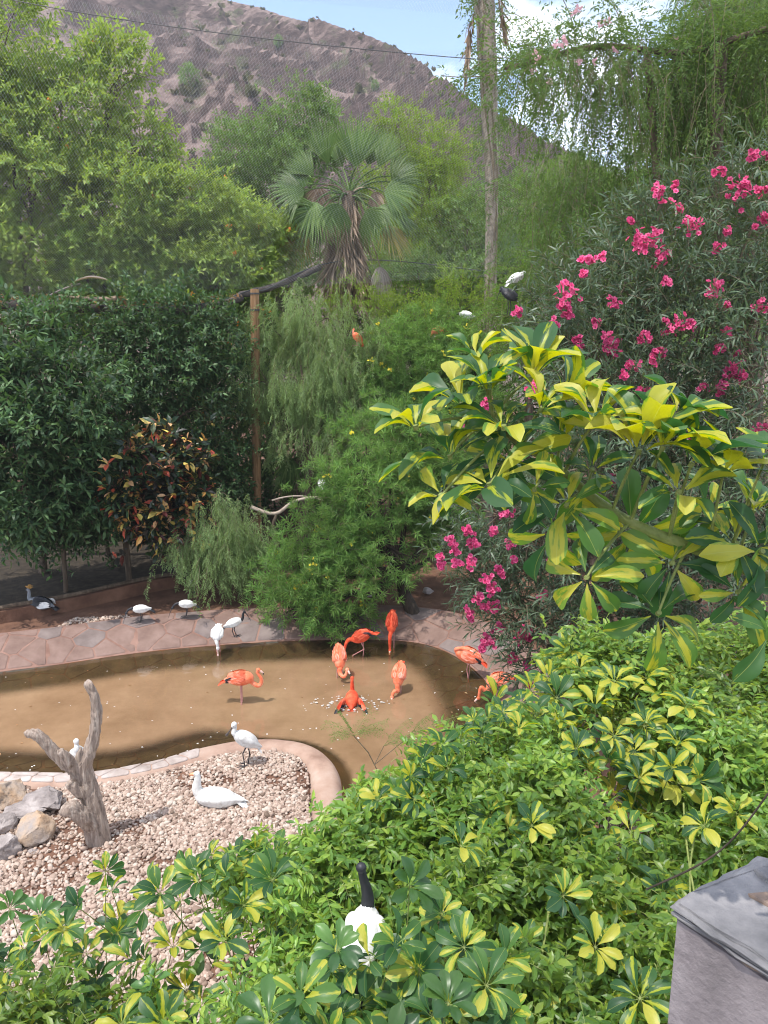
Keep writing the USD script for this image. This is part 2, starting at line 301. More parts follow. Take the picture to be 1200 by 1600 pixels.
M['stem_green'] = mat_noise('stem_green', [(.09, .12, .03), (.16, .19, .05), (.23, .25, .085)], 25, .5, .3)
M['twig'] = mat_noise('twig', [(.10, .075, .05), (.19, .15, .10)], 20, .8, .2)
M['twig_pale'] = mat_noise('twig_pale', [(.28, .22, .17), (.45, .37, .30)], 12, .8, .3)
M['wood_post'] = mat_noise('wood_post', [(.12, .065, .03), (.22, .125, .06), (.32, .20, .11)], 5, .8, .5, stretch=(3, 3, .35))
M['wood_dark'] = mat_noise('wood_dark', [(.05, .036, .026), (.10, .072, .05), (.16, .12, .085)], 5, .85, .5, stretch=(3, 3, .4))
M['reed'] = mat_noise('reed', [(.05, .03, .02), (.10, .062, .042), (.15, .095, .065)], 7, .9, .4, stretch=(4, 4, .3))
M['soil'] = mat_noise('soil', [(.075, .038, .025), (.13, .066, .042), (.19, .105, .07)], 1.6, .95, .6, dist=.04, bscale=14)
M['shade_soil'] = mat_noise('shade_soil', [(.018, .014, .010), (.035, .027, .019), (.06, .046, .032)], 5, .95, .7, dist=.04, bscale=22)  # dark soil tone that paints the shade under hedge and shrubs
M['bed'] = mat_noise('bed', [(.055, .038, .022), (.10, .066, .036), (.15, .10, .06)], 2.2, .95, .5, dist=.04, bscale=18)
M['rendered'] = mat_noise('rendered', [(.10, .088, .09), (.19, .165, .17), (.27, .24, .245)], 4.5, .85, .8, dist=.01, bscale=26)
M['slate'] = mat_noise('slate', [(.06, .06, .065), (.15, .145, .15), (.27, .255, .25)], 5.0, .7, .6, dist=.012, stretch=(1, 1, 3), bscale=20)
M['slate_rust'] = mat_noise('slate_rust', [(.10, .085, .08), (.24, .165, .12), (.33, .28, .25)], 7.0, .75, .6, dist=.012, bscale=22)
M['mortar'] = mat_noise('mortar', [(.14, .075, .057), (.215, .122, .094), (.28, .17, .135)], 2.2, .85, .4, dist=.015, bscale=16)
M['flag_grey'] = mat_noise('flag_grey', [(.11, .082, .074), (.165, .128, .118), (.22, .175, .16)], 2.4, .75, .4, dist=.012, bscale=14)
M['flag_pink'] = mat_noise('flag_pink', [(.135, .083, .067), (.19, .122, .10), (.245, .165, .14)], 2.4, .75, .4, dist=.012, bscale=14)
M['flag_blue'] = mat_noise('flag_blue', [(.115, .10, .098), (.165, .145, .143), (.21, .185, .182)], 2.4, .75, .4, dist=.012, bscale=14)
M['kerb'] = mat_noise('kerb', [(.22, .135, .10), (.35, .235, .18), (.43, .33, .27)], 2.0, .8, .35, dist=.01, bscale=18)
M['kerb_white'] = mat_noise('kerb_white', [(.24, .19, .165), (.36, .30, .27), (.46, .41, .385)], 4.0, .8, .4, dist=.01, bscale=18)
M['flag_wet_shade'] = mat_noise('flag_wet_shade', [(.03, .03, .024), (.065, .06, .046), (.10, .09, .07)], 3.0, .6, .4, dist=.012, bscale=14)  # wet submerged stone, darkened further as painted bank shade and reflection
M['mortar_wet_shade'] = mat_noise('mortar_wet_shade', [(.04, .027, .018), (.075, .05, .034), (.12, .08, .055)], 3.0, .7, .4, dist=.012, bscale=14)  # wet mortar with the dark bank reflection put into its tone
for i, c in enumerate([(.40, .305, .245), (.32, .235, .185), (.45, .375, .315), (.22, .15, .115), (.35, .255, .205), (.165, .115, .085)]):
    M[f'pebble{i}'] = mat_plain(f'pebble{i}', c, .75, .3, .1, 30)
M['rock_grey'] = mat_noise('rock_grey', [(.16, .135, .125), (.29, .25, .235), (.44, .39, .365)], 4.5, .85, .7, dist=.03, bscale=14)
M['rock_orange'] = mat_noise('rock_orange', [(.26, .235, .225), (.36, .27, .20), (.42, .25, .13)], 3.6, .85, .7, dist=.03, bscale=14)
M['drift'] = mat_noise('drift', [(.13, .095, .075), (.31, .24, .195), (.46, .385, .325)], 9.0, .85, .9, detail=8, dist=.02, stretch=(3.2, 3.2, .30), bscale=16)
M['net'] = mat_plain('net', (.55, .56, .60), .7, .2, .1)
M['net_old'] = mat_plain('net_old', (.06, .05, .045), .9, .2, .2)
M['cable'] = mat_plain('cable', (.05, .05, .055), .6, .4, .1)
M['feather_white'] = mat_noise('feather_white', [(.50, .48, .45), (.64, .63, .61), (.70, .69, .675)], 18, .8, .5, dist=.006, spec=.25)
M['feather_orange'] = mat_noise('feather_orange', [(.66, .12, .05), (.76, .20, .10), (.80, .33, .22)], 9, .7, .25, dist=.006, spec=.25)
M['feather_red'] = mat_noise('feather_red', [(.52, .05, .022), (.68, .085, .035), (.78, .14, .06)], 14, .7, .25, dist=.006, spec=.25)
M['feather_pink'] = mat_noise('feather_pink', [(.75, .17, .10), (.82, .26, .17), (.85, .36, .26)], 14, .7, .25, dist=.006, spec=.25)
M['plume_orange'] = mat_leaf('plume_orange', [(.62, .10, .045), (.74, .19, .10), (.80, .30, .20), (.78, .14, .06), (.84, .42, .32)], tfac=.08, rough=.75, spec=.2)
M['plume_red'] = mat_leaf('plume_red', [(.48, .045, .02), (.64, .09, .04), (.74, .18, .10)], tfac=.08, rough=.75, spec=.2)
M['plume_white'] = mat_leaf('plume_white', [(.66, .64, .60), (.76, .75, .73), (.82, .815, .80)], tfac=.12, rough=.8, spec=.15)
M['feather_black'] = mat_plain('feather_black', (.018, .018, .022), .5, .4, .3)
M['feather_grey'] = mat_plain('feather_grey', (.17, .18, .20), .75, .25, .2, 25)
M['gold'] = mat_plain('gold', (.50, .30, .10), .7, .3, .2)
M['leg_pink'] = mat_plain('leg_pink', (.46, .22, .20), .6, .35, .15, 30)
M['leg_dark'] = mat_plain('leg_dark', (.045, .04, .042), .6, .35, .2, 30)
M['bill_pale'] = mat_plain('bill_pale', (.66, .44, .38), .45, .45, .1, 30)
M['bill_orange'] = mat_plain('bill_orange', (.72, .30, .16), .45, .45, .1, 30)
M['bill_dark'] = mat_plain('bill_dark', (.07, .055, .05), .4, .45, .2, 30)

# water: murky brown body under a clear, faintly rippled surface
M['water'] = usdkit.material(stage, LOOK + 'water', {
    'g': ('geometry', {}), 'n': ('noise_texture', {'scale': 3.2, 'detail': 3.0}), 'b': ('bump', {'strength': .16, 'distance': .03}),
    'n2': ('noise_texture', {'scale': .8, 'detail': 6.0, 'roughness': .68}),
    'r': ('rgb_ramp', {'ramp': [(.3, (.205, .122, .066)), (.5, (.265, .163, .092)), (.72, (.335, .215, .126))]}),
    'dep': ('attribute', {'attribute': 'depth'}), 'dm': ('map_range', {'range_type': 'smoothstep', 'from_min': .15, 'from_max': .285, 'to_min': .95, 'to_max': .16, 'clamp': True}), 'd': ('diffuse_bsdf', {}), 't': ('transparent_bsdf', {'color': (.80, .66, .46)}), 'm1': ('mix_closure', {}),
    'gl': ('glossy_bsdf', {'color': (1, 1, 1), 'roughness': .03}), 'fr': ('fresnel', {'IOR': 1.333}), 'm2': ('mix_closure', {})},
    [('g.position', 'n.vector'), ('n.fac', 'b.height'), ('b.normal', 'gl.normal'), ('g.position', 'n2.vector'), ('dep.fac', 'dm.value'), ('dm.result', 'm1.fac'), ('n2.fac', 'r.fac'), ('r.color', 'd.color'),
     ('d.BSDF', 'm1.closure1'), ('t.BSDF', 'm1.closure2'), ('m1.closure', 'm2.closure1'), ('gl.BSDF', 'm2.closure2'), ('fr.fac', 'm2.fac')], surface='m2.closure')
# mountain: scree slopes, darker broken rock where it is steep, dry scrub
M['hill'] = usdkit.material(stage, LOOK + 'hill', {
    'g': ('geometry', {}), 'sn': ('separate_xyz', {}), 'n': ('noise_texture', {'scale': .05, 'detail': 8.0, 'roughness': .65}), 'n2': ('noise_texture', {'scale': .45, 'detail': 7.0, 'roughness': .7}),
    'n3': ('noise_texture', {'scale': .16, 'detail': 6.0, 'roughness': .7}),
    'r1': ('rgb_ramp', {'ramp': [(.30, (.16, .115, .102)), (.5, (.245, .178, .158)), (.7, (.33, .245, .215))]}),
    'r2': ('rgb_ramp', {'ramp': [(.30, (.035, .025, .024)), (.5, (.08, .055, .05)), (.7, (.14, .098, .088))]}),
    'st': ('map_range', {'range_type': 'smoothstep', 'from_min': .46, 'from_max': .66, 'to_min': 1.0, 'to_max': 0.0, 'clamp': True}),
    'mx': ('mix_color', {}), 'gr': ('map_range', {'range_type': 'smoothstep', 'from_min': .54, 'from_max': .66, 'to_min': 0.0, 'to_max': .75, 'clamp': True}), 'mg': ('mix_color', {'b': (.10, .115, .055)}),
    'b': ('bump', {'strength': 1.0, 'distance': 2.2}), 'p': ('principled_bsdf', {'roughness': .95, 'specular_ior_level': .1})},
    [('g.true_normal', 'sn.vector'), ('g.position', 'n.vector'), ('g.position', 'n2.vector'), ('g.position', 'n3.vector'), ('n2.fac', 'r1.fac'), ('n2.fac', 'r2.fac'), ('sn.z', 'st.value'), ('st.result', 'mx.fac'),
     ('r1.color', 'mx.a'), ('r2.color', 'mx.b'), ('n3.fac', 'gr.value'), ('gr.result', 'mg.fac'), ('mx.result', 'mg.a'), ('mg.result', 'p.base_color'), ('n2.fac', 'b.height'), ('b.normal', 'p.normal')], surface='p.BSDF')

# ================================================================== THE SETTING
# ------------------------------------------------------------------ mountain
def build_mountain():
    skyx = [-900, -400, 0, 200, 370, 470, 560, 640, 690, 730, 800, 860, 950, 1100, 1400, 2200]
    skyy = [-330, -190, -95, -52, 0, 28, 58, 95, 132, 172, 205, 240, 292, 350, 420, 480]
    nu, nr = 420, 230
    U = np.linspace(-900, 2200, nu); R = np.r_[np.linspace(62, 330, nr - 14), np.linspace(345, 620, 14)]
    cy = np.interp(U, skyx, skyy); cresty = 250 + 35 * np.sin(U / 260.0) + np.interp(U, [300, 900], [0, -70])
    top = at(U, cy, cresty)                                 # the crest
    dirx = (U - 600) / FPX / (ray(600, 500)[1])
    X = dirx[:, None] * R[None]; Y = np.ones_like(dirx)[:, None] * R[None]
    base = 2.0
    s = np.clip((R[None] - 62) / (cresty[:, None] - 62), 0, None)
    prof = np.where(s <= 1, .18 * s + .82 * s ** 1.45, 1 - (s - 1) * .55)
    Z = base + (top[:, 2][:, None] - base) * prof
    P = np.stack([X, Y, Z], -1)
    env = np.clip(s * 4, 0, 1)
    n1 = meshkit.fbm(np.stack([X * .020, Y * .020, 0 * X], -1), 5, 3) - .5
    ridg = 1 - np.abs(2 * meshkit.fbm(np.stack([X * .034 + 9, Y * .012, 0 * X], -1), 4, 8) - 1)
    fine = meshkit.fbm(np.stack([X * .16, Y * .16, Z * .16], -1), 4, 5) - .5
    Z2 = Z + env * (14 * n1 - 9 * (ridg - .7) * np.clip(1.25 - s, .25, 1) + 4.2 * fine)
    # broken ledges: the slope steps where bands of harder rock come out
    for lev, amp, wid, sd in ((.36, 11.0, .02, 21), (.50, 9.0, .016, 26), (.62, 10, .018, 31), (.74, 11.0, .018, 41), (.86, 12.0, .02, 51), (.96, 9.0, .02, 61)):
        lv = lev + .09 * (meshkit.fbm(np.stack([X * .016, 0 * X, 0 * X + sd], -1), 3, sd) - .5)
        st = np.clip((s - lv) / wid, -1, 1); gate = np.clip((meshkit.fbm(np.stack([X * .03, Y * .01, 0 * X + sd], -1), 3, sd + 1) - .38) * 6, 0, 1)
        Z2 += amp * gate * .5 * (st + 1) * np.exp(-np.clip(s - lv - wid, 0, 9) * 9) * env
    # the rocky spur that comes down behind the left trees
    sp = at(285, 215, 120); k = np.exp(-(((X - sp[0]) / 17) ** 2)) * np.clip(1 - np.abs((Y - 128) / 52), 0, 1) ** .7
    Z2 += 15 * k * (.6 + .9 * (meshkit.fbm(np.stack([X * .14, Y * .05, 0 * X], -1), 4, 77)))
    Z2 += (k > .02) * 6.5 * (meshkit.fbm(np.stack([X * .35, Y * .2, Z * .1], -1), 3, 78) - .5)
    # keep the crest line where the photograph has it
    el = (Z2 - CAM[2]) / Y
    d = top[:, 2] - CAM[2]; want = d / cresty
    over = np.maximum(el.max(1), 1e-3); corr = want / over
    wob = 1 + .012 * (meshkit.fbm(np.stack([U * .03, 0 * U, 0 * U], -1), 3, 6) - .5)
    mixc = np.clip((s - .35) / .6, 0, 1); Z2 = CAM[2] + (Z2 - CAM[2]) * (1 + (corr[:, None] * wob[:, None] - 1) * mixc)
    P[..., 2] = Z2
    i, j = np.meshgrid(np.arange(nu - 1), np.arange(nr - 1), indexing='ij')
    q = np.stack([i * nr + j, (i + 1) * nr + j, (i + 1) * nr + j + 1, i * nr + j + 1], -1).reshape(-1, 4)
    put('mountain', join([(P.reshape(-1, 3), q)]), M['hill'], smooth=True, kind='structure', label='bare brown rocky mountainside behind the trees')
    return P, U, R
HILL, HU, HR = build_mountain()
def hill_scrub():
    r = np.random.default_rng(4); n = 5200; iu = r.integers(60, 330, n); ir = r.integers(40, 225, n); P = HILL[iu, ir]
    k = meshkit.fbm(P * .05, 3, 7) > .47; P = P[k] + r.normal(0, .4, (k.sum(), 3)) * [1, 1, 0]; m = 7; sz = np.exp(r.normal(-.3, .5, len(P)))
    Q = np.repeat(P, m, 0); s = np.repeat(sz, m); D = nrm(np.c_[r.normal(0, .8, len(Q)), r.normal(0, .8, len(Q)), r.uniform(.4, 1, len(Q))])
    put('hill_scrub', leaves(Q, D, randdir(len(Q), r), 1.0 * s, .75 * s, OVAL), M['scrub'], kind='stuff', label='dry grey green scrub dotted over the mountainside', category='scrub')
hill_scrub()

# ------------------------------------------------------------------ pond outline (from the waterline in the picture, at z = 0)
def W2(pts, z=0.0): return gnd(np.array([p[0] for p in pts]), np.array([p[1] for p in pts]), z)[:, :2]
far_px = [(-260, 1078), (-120, 1062), (0, 1050), (100, 1037), (200, 1022), (330, 1009), (420, 1003), (520, 1000), (600, 1000), (660, 1006), (705, 1022), (745, 1050), (778, 1092), (800, 1150)]
isl_px = [(540, 1330), (535, 1290), (530, 1248), (527, 1218), (506, 1186), (470, 1169), (420, 1164), (370, 1167), (320, 1177), (260, 1194), (180, 1212), (100, 1218), (0, 1216), (-130, 1214), (-260, 1212)]
def smooth_line(p, n):
    return spline(np.c_[p, np.zeros(len(p))], n)[:, :2]
FAR = smooth_line(W2(far_px), 130); ISL = smooth_line(W2(isl_px), 130)
right_px = [(790, 1230), (720, 1330), (620, 1390), (560, 1390)]
POND = Polygon(np.vstack([FAR, W2(right_px), ISL])).buffer(0)
WET = POND.buffer(.25)
def line_normals(L, inside):
    t = nrm(np.gradient(L, axis=0)); n = np.stack([-t[:, 1], t[:, 0]], -1)
    mid = len(L) // 2; sgn = 1 if POND.contains(Point(*(L[mid] + n[mid] * .3))) == inside else -1
    return n * sgn

# ------------------------------------------------------------------ ground: one sheet out to the foot of the mountain
isl_poly = Polygon(np.vstack([ISL, W2([(-500, 1212), (-700, 1900), (560, 1900)], 0)])).buffer(0)
def ground_z(X, Y):
    z = .34 + np.clip(Y - 22, 0, 60) * .035 + .10 * (meshkit.fbm(np.stack([X * .7, Y * .7, 0 * X], -1), 4, 2) - .5)
    P = shapely.points(X.ravel(), Y.ravel()); dp = shapely.distance(P, POND).reshape(X.shape); ins = shapely.contains(POND, P).reshape(X.shape)
    depth = shapely.distance(P, POND.exterior).reshape(X.shape)
    z = np.where(ins, -.18 - np.clip(depth * .9, 0, .45), z)
    isl = shapely.contains(isl_poly, P).reshape(X.shape) & ~ins
    z = np.where(isl, .125 + .035 * (meshkit.fbm(np.stack([X * 1.1, Y * 1.1, 0 * X], -1), 3, 4) - .4), z)
    dfar = shapely.distance(P, LineString(FAR)).reshape(X.shape); near = (~ins) & (dfar < 1.3) & ~isl; z = np.where(near, np.minimum(z, np.interp(dfar, [0, .22, .5, .78, .98, 1.14, 1.3], [-.12, .02, .17, .27, .32, .31, .33])), z)
    near = (~ins) & (dp < .42) & ~near; z = np.where(near, np.minimum(z, -.1 + dp * .3), z)
    # the planted bank below the viewing platform
    bank = np.clip((X + 1.2 - (Y - 4.2) * .42) / 1.6, 0, 1) * np.clip((8.2 - Y) / 3.2, 0, 1) * 1.5
    bank = np.maximum(bank, np.clip((3.6 - Y) / 1.4, 0, 1) * 1.7)
    return np.maximum(z, np.where(bank > .02, bank, -9))
gx = np.r_[-260, -160, -100, -60, np.arange(-40, -14, 1.2), np.arange(-14, 9, .14), np.arange(9, 40, 1.2), 60, 100, 160, 260]
gy = np.r_[-30, -15, -8, -4, np.arange(0, 22, .14), np.arange(22, 62, 1.2), 80, 120, 200]
GX, GY = np.meshgrid(gx, gy, indexing='ij'); GZ = ground_z(GX, GY)
i, j = np.meshgrid(np.arange(len(gx) - 1), np.arange(len(gy) - 1), indexing='ij'); nn = len(gy)
q = np.stack([i * nn + j, (i + 1) * nn + j, (i + 1) * nn + j + 1, i * nn + j + 1], -1).reshape(-1, 4)
put('ground', join([(np.stack([GX, GY, GZ], -1).reshape(-1, 3), q)]), M['soil'], smooth=True, kind='structure', label='reddish brown bare soil around the pond')
bank = (GZ[:-1, :-1] > .40) & (np.minimum(np.minimum(GZ[1:, :-1], GZ[:-1, 1:]), GZ[1:, 1:]) > .40) & (GX[:-1, :-1] > -9) & (GY[:-1, :-1] < 9) & (GX[:-1, :-1] < 9)
def lifted(mask, h):
    f = q[mask.ravel()]; used = np.unique(f); new = np.full(GX.size, -1); new[used] = np.arange(len(used)); return join([(np.stack([GX, GY, GZ + h], -1).reshape(-1, 3)[used], new[f])])
bank |= (shapely.distance(shapely.points(GX[:-1, :-1], GY[:-1, :-1]), POND) > 1.45) & (GX[:-1, :-1] > .8) & (GX[:-1, :-1] < 12) & (GY[:-1, :-1] < 12.5) & (GY[:-1, :-1] > -3) & (GX[:-1, :-1] > 0)
put('planting_shade', lifted(bank, .03), M['shade_soil'], smooth=True, kind='structure', label='soil of the planted slope coloured dark for the shade among the leaves')  # dark sheet painted in as the shaded hollows between the plants
def gz(x, y): return float(ground_z(np.array([[float(x)]]), np.array([[float(y)]]))[0, 0])

# ------------------------------------------------------------------ pond bed and water
def sheet(poly, z, step=None):
    v, f = trimesh.creation.triangulate_polygon(poly, engine='earcut'); return np.c_[v, np.full(len(v), z)], f
v, f = sheet(WET, -.24); put('pond_bed', (v, f), M['bed'], kind='structure', label='brown silty pond bed under shallow water')


# ------------------------------------------------------------------ banks: crazy paving in mortar, each flagstone a piece
def bank_surface(L, N, prof):
    """A function (s index, d) -> point on the bank's surface, and the mortar mesh."""
    d, z = np.array(prof).T
    Pm = L[:, None] + N[:, None] * d[None, :, None]; zz = np.broadcast_to(z, Pm.shape[:2])
    wob = .03 * (meshkit.fbm(np.stack([Pm[..., 0] * 1.6, Pm[..., 1] * 1.6, 0 * zz], -1), 3, 9) - .5)
    V = np.concatenate([Pm, (zz + wob)[..., None]], -1)
    a, b = V.shape[:2]; i, j = np.meshgrid(np.arange(a - 1), np.arange(b - 1), indexing='ij')
    q = np.stack([i * b + j, i * b + j + 1, (i + 1) * b + j + 1, (i + 1) * b + j], -1).reshape(-1, 4)
    from scipy.interpolate import RegularGridInterpolator
    ss = np.r_[0, np.cumsum(np.linalg.norm(np.diff(L, axis=0), axis=1))]
    itp = RegularGridInterpolator((ss, d), V, bounds_error=False, fill_value=None)
    if np.cross(V[1, 0] - V[0, 0], V[0, 1] - V[0, 0])[2] > 0: q = q[:, ::-1]
    return itp, ss[-1], join([(V.reshape(-1, 3), q)])
def flagstones(parent, itp, s0, s1, d0, d1, size, mats, seed, lift=.014, gap=.026, keep=lambda s, d: True):
    r = np.random.default_rng(seed); n = int((s1 - s0) * (d1 - d0) / size ** 2)
    pts = []
    for _ in range(n * 30):
        p = np.array([r.uniform(s0, s1), r.uniform(d0, d1)])
        if all(np.hypot(*(p - o)) > size * .72 for o in pts): pts.append(p)
    pts = np.array(pts); big = np.vstack([pts, pts + [0, 2 * (d1 - d0)], pts - [0, 2 * (d1 - d0)], pts + [s1 - s0, 0], pts - [s1 - s0, 0]])
    vor = Voronoi(big); made = 0
    for k in range(len(pts)):
        reg = vor.regions[vor.point_region[k]]
        if -1 in reg or not reg: continue
        cell = Polygon(vor.vertices[reg]).intersection(shapely.box(s0, d0, s1, d1)).buffer(-gap * r.uniform(.4, .9)).buffer(-.03).buffer(.03, quad_segs=2).simplify(.006)
        if cell.is_empty or cell.geom_type != 'Polygon' or cell.area < size * size * .12 or not keep(*pts[k]): continue
        o = np.array(cell.exterior.coords)[:-1]
        if Polygon(o).exterior.is_ccw is False: o = o[::-1]
        c = o.mean(0); h = lift * r.uniform(.6, 1.4)
        ring = itp(o); inner = itp(c + (o - c) * .93); m = itp(c[None])[0]
        top = inner + [0, 0, h]; low = ring - [0, 0, .05]; mid = ring + [0, 0, h * .55]; cc = m + [0, 0, h * 1.1]
        a = len(o); idx = np.arange(a); nx = (idx + 1) % a
        V = np.vstack([low, mid, top, cc[None]])
        F = np.vstack([np.stack([idx, nx, a + nx], 1), np.stack([idx, a + nx, a + idx], 1), np.stack([a + idx, a + nx, 2 * a + nx], 1), np.stack([a + idx, 2 * a + nx, 2 * a + idx], 1), np.stack([2 * a + idx, 2 * a + nx, np.full(a, 3 * a)], 1)])
        nv = np.cross(V[F[-1, 1]] - V[F[-1, 0]], V[F[-1, 2]] - V[F[-1, 0]])
        if nv[2] < 0: F = F[:, ::-1]
        put('flagstone', (V, F), M[mats[r.integers(len(mats))]], parent); made += 1
    return made
NF = line_normals(FAR, False)
itpF, lenF, mb = bank_surface(FAR, NF, [(-1.15, -.30), (-.6, -.17), (-.25, -.07), (0, .0), (.22, .13), (.5, .27), (.78, .37), (.98, .42), (1.14, .41), (1.25, .30)])
fb = thing('pond_bank', 'sloping far bank of the pond in crazy paving with reddish mortar', 'pond bank', (*FAR[60], 0)); fb.prim.SetCustomDataByKey('kind', 'structure')
def split_faces(mesh, hi):
    v, f = mesh; up = v[f][:, :, 2].mean(1) > hi; return (v, f[up]), (v, f[~up])
mb_dry, mb_wet = split_faces(mb, .01)
put('mortar', mb_dry, M['mortar'], fb, smooth=40); put('wet_mortar_shade', mb_wet, M['mortar_wet_shade'], fb, smooth=40)
flagstones(fb, itpF, .3, lenF - .3, .02, 1.08, .58, ['flag_grey', 'flag_pink', 'flag_pink', 'flag_pink'], 5)
flagstones(fb, itpF, .3, lenF - .3, -1.1, -.02, .62, ['flag_wet_shade'], 6)
NI = line_normals(ISL, True)                            # towards the water
itpI, lenI, mi = bank_surface(ISL, -NI, [(-1.4, -.31), (-.8, -.17), (-.25, -.09), (-.06, -.04), (-.02, .05), (.03, .115), (.10, .145), (.24, .15), (.33, .125), (.40, .06)])
ik = thing('island_kerb', 'rounded pale concrete kerb around the gravel island', 'kerb', (*ISL[60], 0)); ik.prim.SetCustomDataByKey('kind', 'structure')
mi_dry, mi_wet = split_faces(mi, -.035)
put('kerb_ring', mi_dry, M['kerb'], ik, smooth=50); put('submerged_slope', mi_wet, M['mortar_wet_shade'], ik, smooth=40)
flagstones(ik, itpI, .3, lenI - .3, -1.35, -.28, .42, ['flag_wet_shade'], 8, lift=.015)
# pale stones set along the top of the kerb on its left run
flagstones(ik, itpI, lenI * .45, lenI - .3, .02, .30, .30, ['kerb_white'], 9, lift=.014, gap=.008)

# ------------------------------------------------------------------ water: a fine sheet; set depth bares wet paving and paints the dark bank reflection
def water():
    x0, y0, x1, y1 = WET.bounds; st = .11; gx_, gy_ = np.arange(x0, x1, st), np.arange(y0, y1, st)
    X, Y = np.meshgrid(gx_, gy_, indexing='ij'); P = shapely.points(X, Y); ins = shapely.contains(WET, P)
    d = np.minimum(shapely.distance(P, POND.exterior), 9) * np.where(shapely.contains(POND, P), 1, -1)
    fl, il = LineString(FAR), LineString(ISL); dF, dI = shapely.distance(P, fl), shapely.distance(P, il)
    depth = np.minimum(np.interp(dF, [0, .4, .95, 1.4], [0, .08, .17, .30]), np.interp(dI / np.interp(X, [-3.0, -1.9], [1.0, .28]), [0, .2, .65, 1.1], [0, .09, .17, .31])); depth = np.where(d < 0, 0, depth)  # shallows widened along the far bank to paint its dark reflected band
    idx = np.full(X.shape, -1); idx[ins] = np.arange(ins.sum()); q = np.stack([idx[:-1, :-1], idx[1:, :-1], idx[1:, 1:], idx[:-1, 1:]], -1).reshape(-1, 4); q = q[(q >= 0).all(1)]
    w = put('pond_water', join([(np.stack([X[ins], Y[ins], 0 * X[ins]], -1), q)]), M['water'], kind='structure', label='murky brown pond water')
    UsdGeom.PrimvarsAPI(w.prim).CreatePrimvar('depth', Sdf.ValueTypeNames.FloatArray, 'vertex').Set(Vt.FloatArray.FromNumpy(depth[ins].astype(np.float32)))
water()

# ------------------------------------------------------------------ gravel
def pebble_protos(path):
    out = []
    for k in range(6):
        r = np.random.default_rng(70 + k); m = trimesh.creation.icosphere(1, .5)
        v = m.vertices * (1 + .22 * (r.random((len(m.vertices), 1)) - .5)) * [1.25, .95, .7]
        p = f'{path}/pebble_{k:03d}' if k else f'{path}/pebble'
        usdkit.mesh(stage, p, (v, m.faces), M[f'pebble{k}'], smooth=True); out.append(p)
    return out
def gravel(name, poly, n, size, label, clear=None, seed=0):
    r = np.random.default_rng(seed); x0, y0, x1, y1 = poly.bounds
    pts = np.c_[r.uniform(x0, x1, n * 3), r.uniform(y0, y1, n * 3)]
    pts = pts[shapely.contains_xy(poly, pts[:, 0], pts[:, 1])]
    if clear is not None: pts = pts[r.random(len(pts)) < clear(pts)]
    pts = pts[:n]; z = ground_z(pts[:, :1], pts[:, 1:])[:, 0]
    path = f'/World/{name}'; pi = UsdGeom.PointInstancer.Define(stage, path)
    pi.CreatePrototypesRel().SetTargets(pebble_protos(path))
    sc = size * np.exp(r.normal(0, .28, len(pts)))
    pi.CreatePositionsAttr(Vt.Vec3fArray.FromNumpy(np.c_[pts, z + sc * r.uniform(.0, .45, len(pts))].astype(np.float32)))
    pi.CreateScalesAttr(Vt.Vec3fArray.FromNumpy(np.repeat(sc[:, None], 3, 1).astype(np.float32)))
    pi.CreateProtoIndicesAttr(Vt.IntArray.FromNumpy(r.choice(6, len(pts), p=[.24, .2, .22, .12, .16, .06]).astype(np.int32)))
    qq = nrm(np.c_[np.ones(len(pts)), r.normal(0, .25, len(pts)), r.normal(0, .25, len(pts)), r.normal(0, 2, len(pts))])
    pi.CreateOrientationsAttr(Vt.QuathArray([Gf.Quath(float(a), float(b), float(c), float(d)) for a, b, c, d in qq]))
    tag(Node(path, np.zeros(3)), label, 'gravel', kind='stuff')
inner = isl_poly.buffer(-.34).intersection(Polygon(W2([(-170, 1195), (-170, 1640), (760, 1640), (760, 1160)])))
dw = gnd(145, 1312, .13)
def bare(p):
    nz = meshkit.fbm(np.c_[p * 1.25, 0 * p[:, :1]], 3, 12); a = np.clip(1.1 - (nz - .56) * 7, .22, 1)
    for (px, py, rr) in ((105, 1335, .9), (95, 1290, .7), (250, 1345, .45), (190, 1300, .5), (60, 1400, .5)):
        g = gnd(px, py, .13)[:2]; a = np.minimum(a, np.clip(np.hypot(*(p - g).T) / rr, .3, 1) ** 1.2)
    return a
gravel('gravel', inner, 46000, .035, 'cream and pinkish pebbles covering the island', bare, 3)
spill = Polygon(W2([(95, 985), (120, 968), (190, 966), (225, 972), (180, 985), (130, 993)], .4)).buffer(.25)
gravel('scattered_gravel', spill, 1500, .05, 'pale pebbles spilled on the soil at the top of the far bank', lambda p: np.clip(1.2 - meshkit.fbm(np.c_[p * 2, 0 * p[:, :1]], 2, 5), .2, 1), 4)

# specks of floating leaves and down on the water
def floaters():
    r = np.random.default_rng(31); P = []
    while len(P) < 130:
        px, py = r.uniform(0, 760), r.uniform(1035, 1210); g = gnd(px, py, .006)
        if POND.buffer(-.2).contains(Point(g[0], g[1])): P.append(g)
    P = np.array(P); a = r.uniform(0, 6.28, len(P)); D = np.c_[np.cos(a), np.sin(a), 0 * a]
    k = 90
    put('floating_down', leaves(P[:k], D[:k], UP, r.uniform(.015, .05, k), r.uniform(.01, .03, k), OVAL), M['feather_white'], label='white specks of down floating on the pond', category='down', kind='stuff')
    put('floating_leaves', leaves(P[k:], D[k:], UP, r.uniform(.03, .08, len(P) - k), r.uniform(.015, .04, len(P) - k), OVAL), M['leaf_dead'], label='small fallen leaves floating on the pond', category='leaves', kind='stuff')
floaters()

